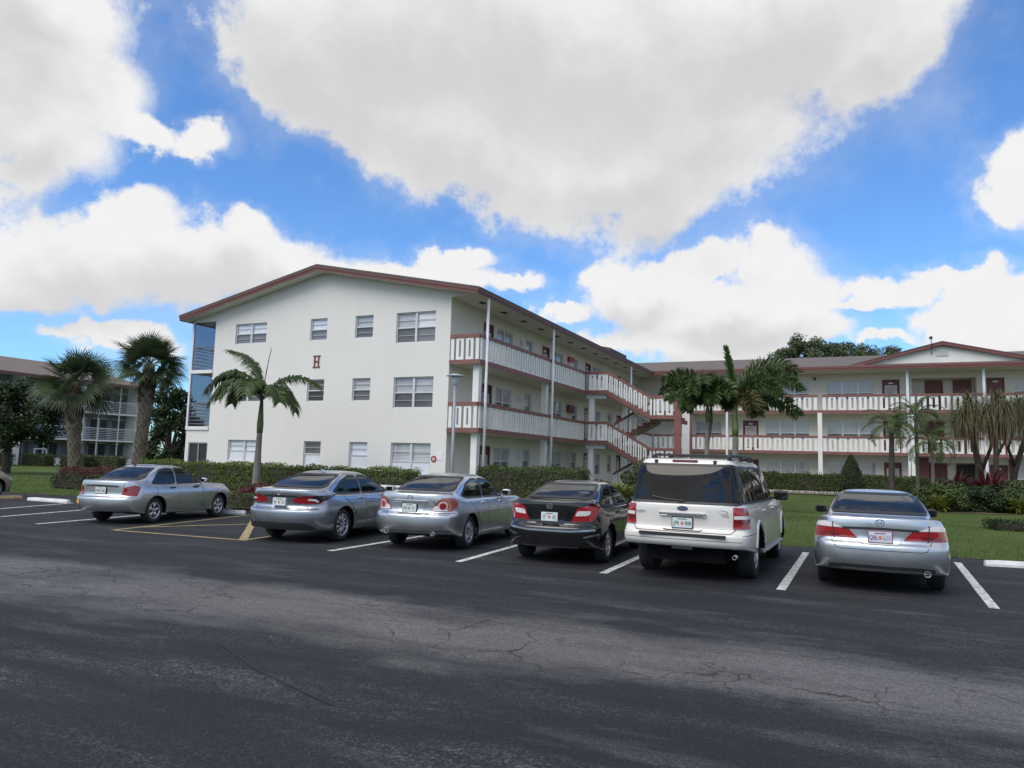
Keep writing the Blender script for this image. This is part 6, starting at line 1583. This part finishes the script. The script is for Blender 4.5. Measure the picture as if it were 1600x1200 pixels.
# cabbage palms on the left lawn
P = spot(118, 36); T = at_depth(117, 597, 36)
cabbage_palm('cabbage palm with a swollen red brown upper trunk, farther from the gabled building', P, T.z, .28, (T.x-P.x, .1), 1.24, nl=33, fibre_at=.60)
P = spot(214, 36); T = at_depth(232, 566, 36)
cabbage_palm('taller cabbage palm with rounded crown, nearest the porch corner of the gabled building', P, T.z, .285, (T.x-P.x, .1), 1.10, nl=36, fibre_at=.70)
# feather palm in front of the gable
P = spot(401, 27); T = at_depth(409, 626, 27)
feather_palm('slender feather palm with bulging grey trunk standing against the white gable wall', P, T.z, .135,
  [(181, 64, 2.65, 138), (160, 82, 2.7, 78), (195, 46, 2.3, 128), (2, 62, 2.55, 108), (-14, 40, 1.8, 128), (-95, 62, 1.9, 140), (-135, 60, 2.1, 140), (70, 60, 1.9, 120), (-45, 52, 1.8, 135), (212, 62, 2.1, 138), (150, 50, 2.0, 125), (-160, 75, 2.3, 140)],
  shaft=1.15, lean=(T.x-P.x, 0), ll=.62, lw=.030, spear=(20, 86, 2.0, 6, .035), n=84)
# foxtail palms by the stairs
P = spot(1104, 26.5); T = at_depth(1108, 627, 26.5)
feather_palm('foxtail palm with bushy drooping crown, left of its two neighbours by the stair', P, T.z, .10,
  [(180, 62, 1.9, 140), (150, 70, 2.2, 135), (200, 45, 1.3, 130), (230, 70, 1.6, 150), (265, 55, 1.5, 140), (120, 55, 1.6, 130), (90, 75, 1.7, 120), (30, 70, 1.6, 130), (170, 80, 2.2, 125), (250, 78, 2.0, 140), (300, 70, 1.7, 150)],
  shaft=.7, group='foxtail palms by the stair', lean=(T.x-P.x, .2), plum=True, ll=.52, n=84, lw=.022)
P = spot(1099, 27.2); T = at_depth(1111, 634, 27.2)
feather_palm('foxtail palm whose thin leaning trunk crosses just behind another trunk', P, T.z, .085,
  [(200, 60, 1.5, 150), (160, 40, 1.2, 130), (20, 55, 1.3, 140), (80, 65, 1.4, 140), (300, 55, 1.3, 150)],
  shaft=.6, group='foxtail palms by the stair', lean=(T.x-P.x, 0), plum=True, ll=.50, n=72, lw=.022)
P = spot(1149, 26); T = at_depth(1150, 636, 26)
feather_palm('tallest foxtail palm with an upright bright spear leaf and green crownshaft', P, T.z, .135,
  [(8, 80, 3.3, 118), (-10, 70, 2.9, 124), (20, 70, 2.4, 128), (-2, 30, 2.5, 88), (170, 70, 1.9, 130), (-60, 40, 1.3, 125, 'leaf_brown_palm'), (-75, 55, 1.5, 140, 'leaf_brown_palm'), (90, 70, 2.1, 110), (140, 60, 1.8, 120), (35, 55, 2.0, 120), (-30, 72, 2.0, 135)],
  shaft=1.0, group='foxtail palms by the stair', plum=True, ll=.55, n=90, lw=.023, spear=(180, 84, 2.15, 6, .42))
# pygmy date palms before the wing
for i, (x, y, d, xb, lab, R) in enumerate(((1393, 668, 31, 1393, 'short date palm with a thick dark trunk, nearest the cone shaped shrub', 1.45), (1430, 648, 31.5, 1434, 'tallest of the date palms before the lobby, with a thin pale trunk', 1.5), (1456, 693, 30.5, 1458, 'lowest date palm, its leaves hiding the stem, before the ground floor lobby', 1.35))):
    P = spot(xb, d); T = at_depth(x, y, d)
    fr = [(j*137.5, 78-4.2*j, R*R_.uniform(.9, 1.1), 95+2.5*j) for j in range(19)]
    feather_palm(lab, P, T.z, .085 if i != 0 else .13, fr, shaft=.25, group='date palms before the wing', lean=(T.x-P.x, 0), ll=.26, n=34, lw=.012, bulge=1.0, trunk='bark_dark' if i == 0 else 'bark')
# strap leaved trees with brown skirts of dead leaves
def strap_tree(label, P, stems, group='strap leaved trees with brown skirts'):
    root = thing('ponytail_tree', label, 'tree', P, 0, group); P = Vector(P)
    k = MB(); k.smooth = True
    for pts, r in stems['trunks']: k.tube([Vector(q)-P for q in pts], [r*(1-.5*i/(len(pts)-1)) for i in range(len(pts))], 9)
    k.build('trunk', M['bark_dark'], root, smooth=True)
    for C, R in stems['heads']:
        C = Vector(C)-P; b = MB(); g = MB()
        for i in range(330):
            a = R_.uniform(0, 2*pi); e = radians(R_.uniform(5, 88)); L = R*R_.uniform(.8, 1.15); h = Vector((cos(a), sin(a), 0)); s = Vector((-sin(a), cos(a), 0))*.016
            q = C.copy(); pr = None; dead = i % 2 == 0
            if dead: e = radians(R_.uniform(-60, 30)); L *= 1.5
            T_ = g if dead else b
            for j in range(6):
                d = h*cos(e)+Vector((0, 0, sin(e))); w = s*(1-.16*j)
                if pr: T_.add([pr[0], pr[1], q+w, q-w], [(0, 1, 2, 3)])
                pr = (q-w, q+w); q = q+d*L/5; e -= radians(46 if not dead else 34)*(.5+.2*j); e = max(e, radians(-88))
        b.build('strap_leaves', M['leaf_palm_light'], root); g.build('dead_leaf_skirt', M['leaf_dead'], root)
    return root
M['leaf_palm_light'] = leafmat('strap_leaves', (.05, .075, .025), (.12, .14, .055), .5, .2, 2.0)
def A(x, y, d): return at_depth(x, y, d)
strap_tree('strap leaved tree forking low, its green head left of the wing pole', spot(1536, 33), dict(trunks=[([A(1536, 768, 33), A(1530, 730, 33), A(1521, 690, 33), A(1516, 640, 33)], .17), ([A(1532, 740, 33), A(1548, 700, 32.7), A(1552, 650, 32.5)], .09)], heads=[(A(1514, 632, 33), 1.35), (A(1503, 655, 32.6), 1.0), (A(1540, 650, 32.4), 1.1)]))
strap_tree('strap leaved tree with a straight dark trunk and tan skirts, middle of three', spot(1557, 32.2), dict(trunks=[([A(1557, 768, 32.2), A(1556, 720, 32.2), A(1558, 640, 32.2)], .14), ([A(1556, 715, 32.2), A(1570, 690, 32), A(1574, 645, 32)], .07)], heads=[(A(1559, 628, 32.2), 1.3), (A(1572, 642, 31.8), 1.1)]))
strap_tree('strap leaved tree at the right edge with pale forked branches', spot(1585, 33), dict(trunks=[([A(1580, 768, 33), A(1586, 735, 33), A(1600, 690, 33), A(1606, 650, 33)], .16), ([A(1586, 730, 33), A(1575, 700, 32.7), A(1588, 660, 32.6)], .08)], heads=[(A(1592, 640, 32.6), 1.35), (A(1612, 632, 33), 1.3)]))
# far trees
def far_tree(label, x, y_top, y_bot, wpx, d, m, n, name='broadleaf_tree', size=.22, group=None, clumps=60, tr=.22, hollow=.4):
    s = FPX/d; P = spot(x, d); zt = at_depth(x, y_top, d).z; zb = at_depth(x, y_bot, d).z
    return tree(name, label, P, (zt+zb)/2-P.z, wpx/2/s, (zt-zb)/2, m, n, size, tr, group, clumps, hollow=hollow)
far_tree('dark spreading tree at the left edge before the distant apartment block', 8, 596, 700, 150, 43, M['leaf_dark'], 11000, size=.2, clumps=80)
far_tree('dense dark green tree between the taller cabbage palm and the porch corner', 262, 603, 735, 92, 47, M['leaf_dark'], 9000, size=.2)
g_ = 'trees rising behind the wing roof'
far_tree('rounded tree rising behind the wing roof, first beside the foxtail crown', 1250, 527, 640, 104, 80, M['leaf_tree'], 18000, size=.26, group=g_, clumps=90)
far_tree('open topped tree rising behind the wing roof, middle one', 1304, 525, 640, 104, 82, M['leaf_tree'], 15000, size=.26, group=g_, clumps=80)
far_tree('lower thin tree behind the wing roof where the entrance gable begins', 1362, 541, 640, 118, 84, M['leaf_tree'], 15000, size=.26, group=g_, clumps=80)
# hedges and beds
gh = 'clipped hedges round the apartment building'
hedge('hedge', 'long bright green clipped hedge under the gable windows, left of a gap', 'hedge', -14.6, -4.75, -1.9, -1.0, 1.36, M['leaf_hedge'], gh)
hedge('hedge', 'short bright green clipped hedge under the gable window by the red round sign', 'hedge', -4.3, -.45, -1.9, -1.0, 1.35, M['leaf_hedge'], gh)
hedge('hedge', 'low dull brown green hedge before the short bright hedge', 'hedge', -3.4, .3, -2.9, -2.2, .98, M['leaf_hedge_dark'], gh)
hedge('hedge', 'tall dark green hedge across the foot of the walkway poles', 'hedge', 1.95, 5.95, -1.1, -.1, 1.56, M['leaf_hedge_dark'], gh, ragged=.035)
hedge('hedge', 'leggy green hedge with open stems along the cross wing', 'hedge', 8.0, 17.8, 24.2, 25.2, 1.52, M['leaf_hedge_dark'], gh, gap=.26, size=.10, dens=420)
hedge('hedge', 'dark hedge under the lobby of the cross wing', 'hedge', 17.9, 30, 23.8, 24.9, 1.45, M['leaf_dark'], gh, size=.11, dens=220)
P = spot(125, 33.5); u, v = UV(P.x, P.y)
hedge('hedge', 'dark red hedge round the foot of the swollen cabbage palm', 'hedge', u-1.1, u+2.6, v-.3, v+.6, .92, M['leaf_red'], 'low hedges on the left lawn', dens=500, size=.07)
P = spot(128, 31); u, v = UV(P.x, P.y)
hedge('hedge', 'low dark green hedge before the dark red one', 'hedge', u-1.5, u+1.9, v-.3, v+.4, .62, M['leaf_dark'], 'low hedges on the left lawn', dens=500, size=.07)
P = spot(1590, 20.6); u, v = UV(P.x, P.y)
hedge('hedge', 'small dark clipped hedge on the open lawn at the right edge', 'hedge', u-.75, u+1.2, v-.5, v+.4, .56, M['leaf_dark'], None, dens=700, size=.06)
for x, d in ((-8, 62), (58, 64), (118, 64), (170, 64)):
    P = spot(x, d); u, v = UV(P.x, P.y)
    hedge('hedge', {-8: 'greyish hedge below the porches of the distant block, leftmost', 58: 'greyish hedge by the white knee wall of the distant block', 118: 'greyish hedge behind the foot of the swollen cabbage palm', 170: 'greyish hedge of the distant block between both cabbage palms'}[x], 'hedge', u-1.6, u+1.6, v-.5, v+.5, 1.25, M['leaf_hedge_dark'], 'hedges of the distant block', dens=120, size=.14)
P = spot(396, 25.2); shrub('red_shrub', 'dark red leaved bush round the foot of the slender feather palm', 'shrub', P, .95, .6, .75, M['leaf_red'], None, 2600, .09)
P = spot(420, 24.8); shrub('red_shrub', 'dark red leaved bush partly behind the newer grey silver sedan', 'shrub', P, .7, .6, .72, M['leaf_red'], None, 2000, .09)
P = spot(392, 23.6); u, v = UV(P.x, P.y); hedge('hedge', 'low green edging hedge before the dark red bush', 'hedge', u-.6, u+1.9, v-.25, v+.25, .52, M['leaf_hedge_dark'], gh, dens=600, size=.06)
P = spot(1330, 45); 
def cone_shrub():
    root = thing('cone_shrub', 'dark clipped cone shaped shrub before the wing windows', 'shrub', P, 0)
    k = MB(); k.tube([(0, 0, -.1), (0, 0, .6)], .06, 6); k.build('stem', M['bark_dark'], root)
    k = MB(); prof = [(.2, .22), (.62, .45), (.70, .8), (.58, 1.3), (.36, 1.9), (.12, 2.35), (.0, 2.5)]; k.lathe([(r*.86, z) for r, z in prof], (0, 0, 0), 12); k.build('twig_core', M['twig'], root)
    b = MB()
    for _ in range(5200):
        z = .25+2.25*R_.random()**1.25; r = np.interp(z, [q[1] for q in prof], [q[0] for q in prof]); a = R_.uniform(0, 2*pi); n = Vector((cos(a), sin(a), .35)).normalized()
        leaf(b, Vector((cos(a)*r, sin(a)*r, z))+n*R_.uniform(-.08, .06), (n+rvec()*.9).normalized(), .10, .03)
    b.build('foliage', M['leaf_dark'], root)
cone_shrub()
P = spot(1000, 33); shrub('green_shrub', 'leafy green bush at the foot of the outside stair', 'shrub', P, 1.0, .9, 1.75, M['leaf_hedge_dark'], None, 4200, .12)
P = spot(967, 26); shrub('croton_shrub', 'yellow green croton behind the black car', 'shrub', P, .55, .5, .95, M['leaf_yellow'], None, 260, .22, True)
P = spot(938, 30.5); shrub('red_shrub', 'small dark red plants by the stair column', 'shrub', P, .6, .4, .95, M['leaf_red'], None, 700, .10)
bed = [(1452, 30.6, .9, .75, 1.0, 'leaf_hedge_dark', 'dull green bush at the left end of the right hand bed'), (1478, 30.2, .9, .8, 1.15, 'leaf_hedge_dark', 'lighter green bush with yellowish tips in the right hand bed'), (1505, 31, 1.0, .8, 1.15, 'leaf_dark', 'dark bush before the low date palm in the right hand bed'), (1530, 30.2, 1.0, .8, 1.05, 'leaf_dark', 'broad green bush below the forking strap leaved tree'), (1556, 30.6, 1.0, .8, 1.35, 'leaf_dark', 'dark bush below the straight strap leaved trunk'), (1582, 30.2, 1.0, .8, 1.3, 'leaf_hedge_dark', 'green bush below the pale forked branches'), (1610, 30.5, 1.1, .9, 1.4, 'leaf_dark', 'dark bush cut by the right edge of the view')]
for x, d, rx, ry, h, m, lab in bed: shrub('bed_shrub', lab, 'shrub', spot(x, d), rx, ry, h, M[m], 'bushes in the right hand bed', 2600, .11)
for x, d, lab in ((1545, 31.6, 'spiky dark red cordyline between two strap leaved trunks'), (1493, 32, 'spiky dark red cordyline under the low date palm')):
    shrub('cordyline', lab, 'shrub', spot(x, d), .6, .6, 1.75, M['leaf_red'], 'red cordylines in the right hand bed', 160, .30, True)
shrub('croton_shrub', 'yellow tipped croton low at the right edge of the bed', 'shrub', spot(1590, 29.4), .4, .4, .8, M['leaf_yellow'], None, 140, .2, True)
shrub('croton_shrub', 'yellow green croton at the left end of the right hand bed', 'shrub', spot(1468, 29.6), .5, .4, .8, M['leaf_yellow'], None, 140, .2, True)
b = MB(); L0, L1 = spot(1438, 29.2), spot(1640, 28.6); L2, L3 = spot(1640, 33), spot(1438, 33)
n = 30
for i in range(n):
    t0, t1 = i/n, (i+1)/n
    def mp(t, k):
        q = L0.lerp(L1, t) if k == 0 else L3.lerp(L2, t); q = q.copy(); q.y += .14*sin(t*21)+.08*sin(t*55) if k == 0 else 0; q.z = ground_z(q.x, q.y)+.045; return q
    b.quad(mp(t0, 0), mp(t1, 0), mp(t1, 1), mp(t0, 1))
tag(b.build('mulch_bed', M['mulch']), kind='structure')

# ------------------------------------------------------------------ small things
P = spot(706, 20.8)
L = thing('street_lamp', 'grey post lamp with flat disc cap and frosted shade before the walkway corner', 'street lamp', P)
k = MB(); k.smooth = True; top = at_depth(709, 601, 20.8).z-P.z; k.tube([(0, 0, -.1), (0, 0, top)], [.05, .042], 12); k.build('post', M['grey_metal'], L, smooth=True)
k = MB(); k.lathe([(.11, 0), (.10, .03), (.045, .035), (.045, 0)], (0, 0, -.02), 14); k.build('base_flange', M['grey_metal'], L)
k = MB(); k.smooth = True; k.lathe([(0, 0), (.05, 0), (.07, .03), (.105, .10), (.115, .20), (.105, .22)], (0, 0, top), 18); M['frost'] = mat('frosted_shade', (.50, .55, .58), .35); k.build('lamp_shade', M['frost'], L, smooth=True)
k = MB(); k.smooth = True; k.lathe([(0, .225), (.10, .225), (.255, .235), (.26, .25), (.16, .285), (.07, .31), (0, .315)], (0, 0, top), 26); M['cap'] = mat('lamp_cap', (.36, .44, .46), .4); k.build('lamp_cap', M['cap'], L, smooth=True)
place_stop((1539, 884), (1610, 888), M['stop_white'], 'white wheel stop on the right, beside the bright silver sedan', 1.9)
place_stop((-30, 781), (33, 779), M['stop_tan'], 'bare tan wheel stop under the nose of the tan car', None)
place_stop((352, 803), (383, 804), M['stop_white'], 'white wheel stop end before the small older silver sedan', None)
# slatted white bench between two cars
P = spot(630, 22.5)
Bn = thing('garden_bench', 'white slatted bench showing between two silver sedans', 'bench', P, radians(-18))
k = MB(); k.box(-.75, .75, -.02, .03, .86, .92); k.box(-.75, .75, -.02, .03, .48, .53)
for i in range(13): k.box(-.72+i*.12-.02, -.72+i*.12+.02, -.01, .02, .53, .86)
k.build('backrest', M['white_paint'], Bn)
k = MB()
for i in range(4): k.box(-.75, .75, -.48+i*.12, -.38+i*.12, .43, .46)
k.build('seat', M['white_paint'], Bn)
for x in (-.74, .70):
    for y in (-.45, -.02):
        k = MB(); k.box(x, x+.05, y, y+.05, -.08, .43 if y < -.1 else .86); k.build('leg', M['white_paint'], Bn)
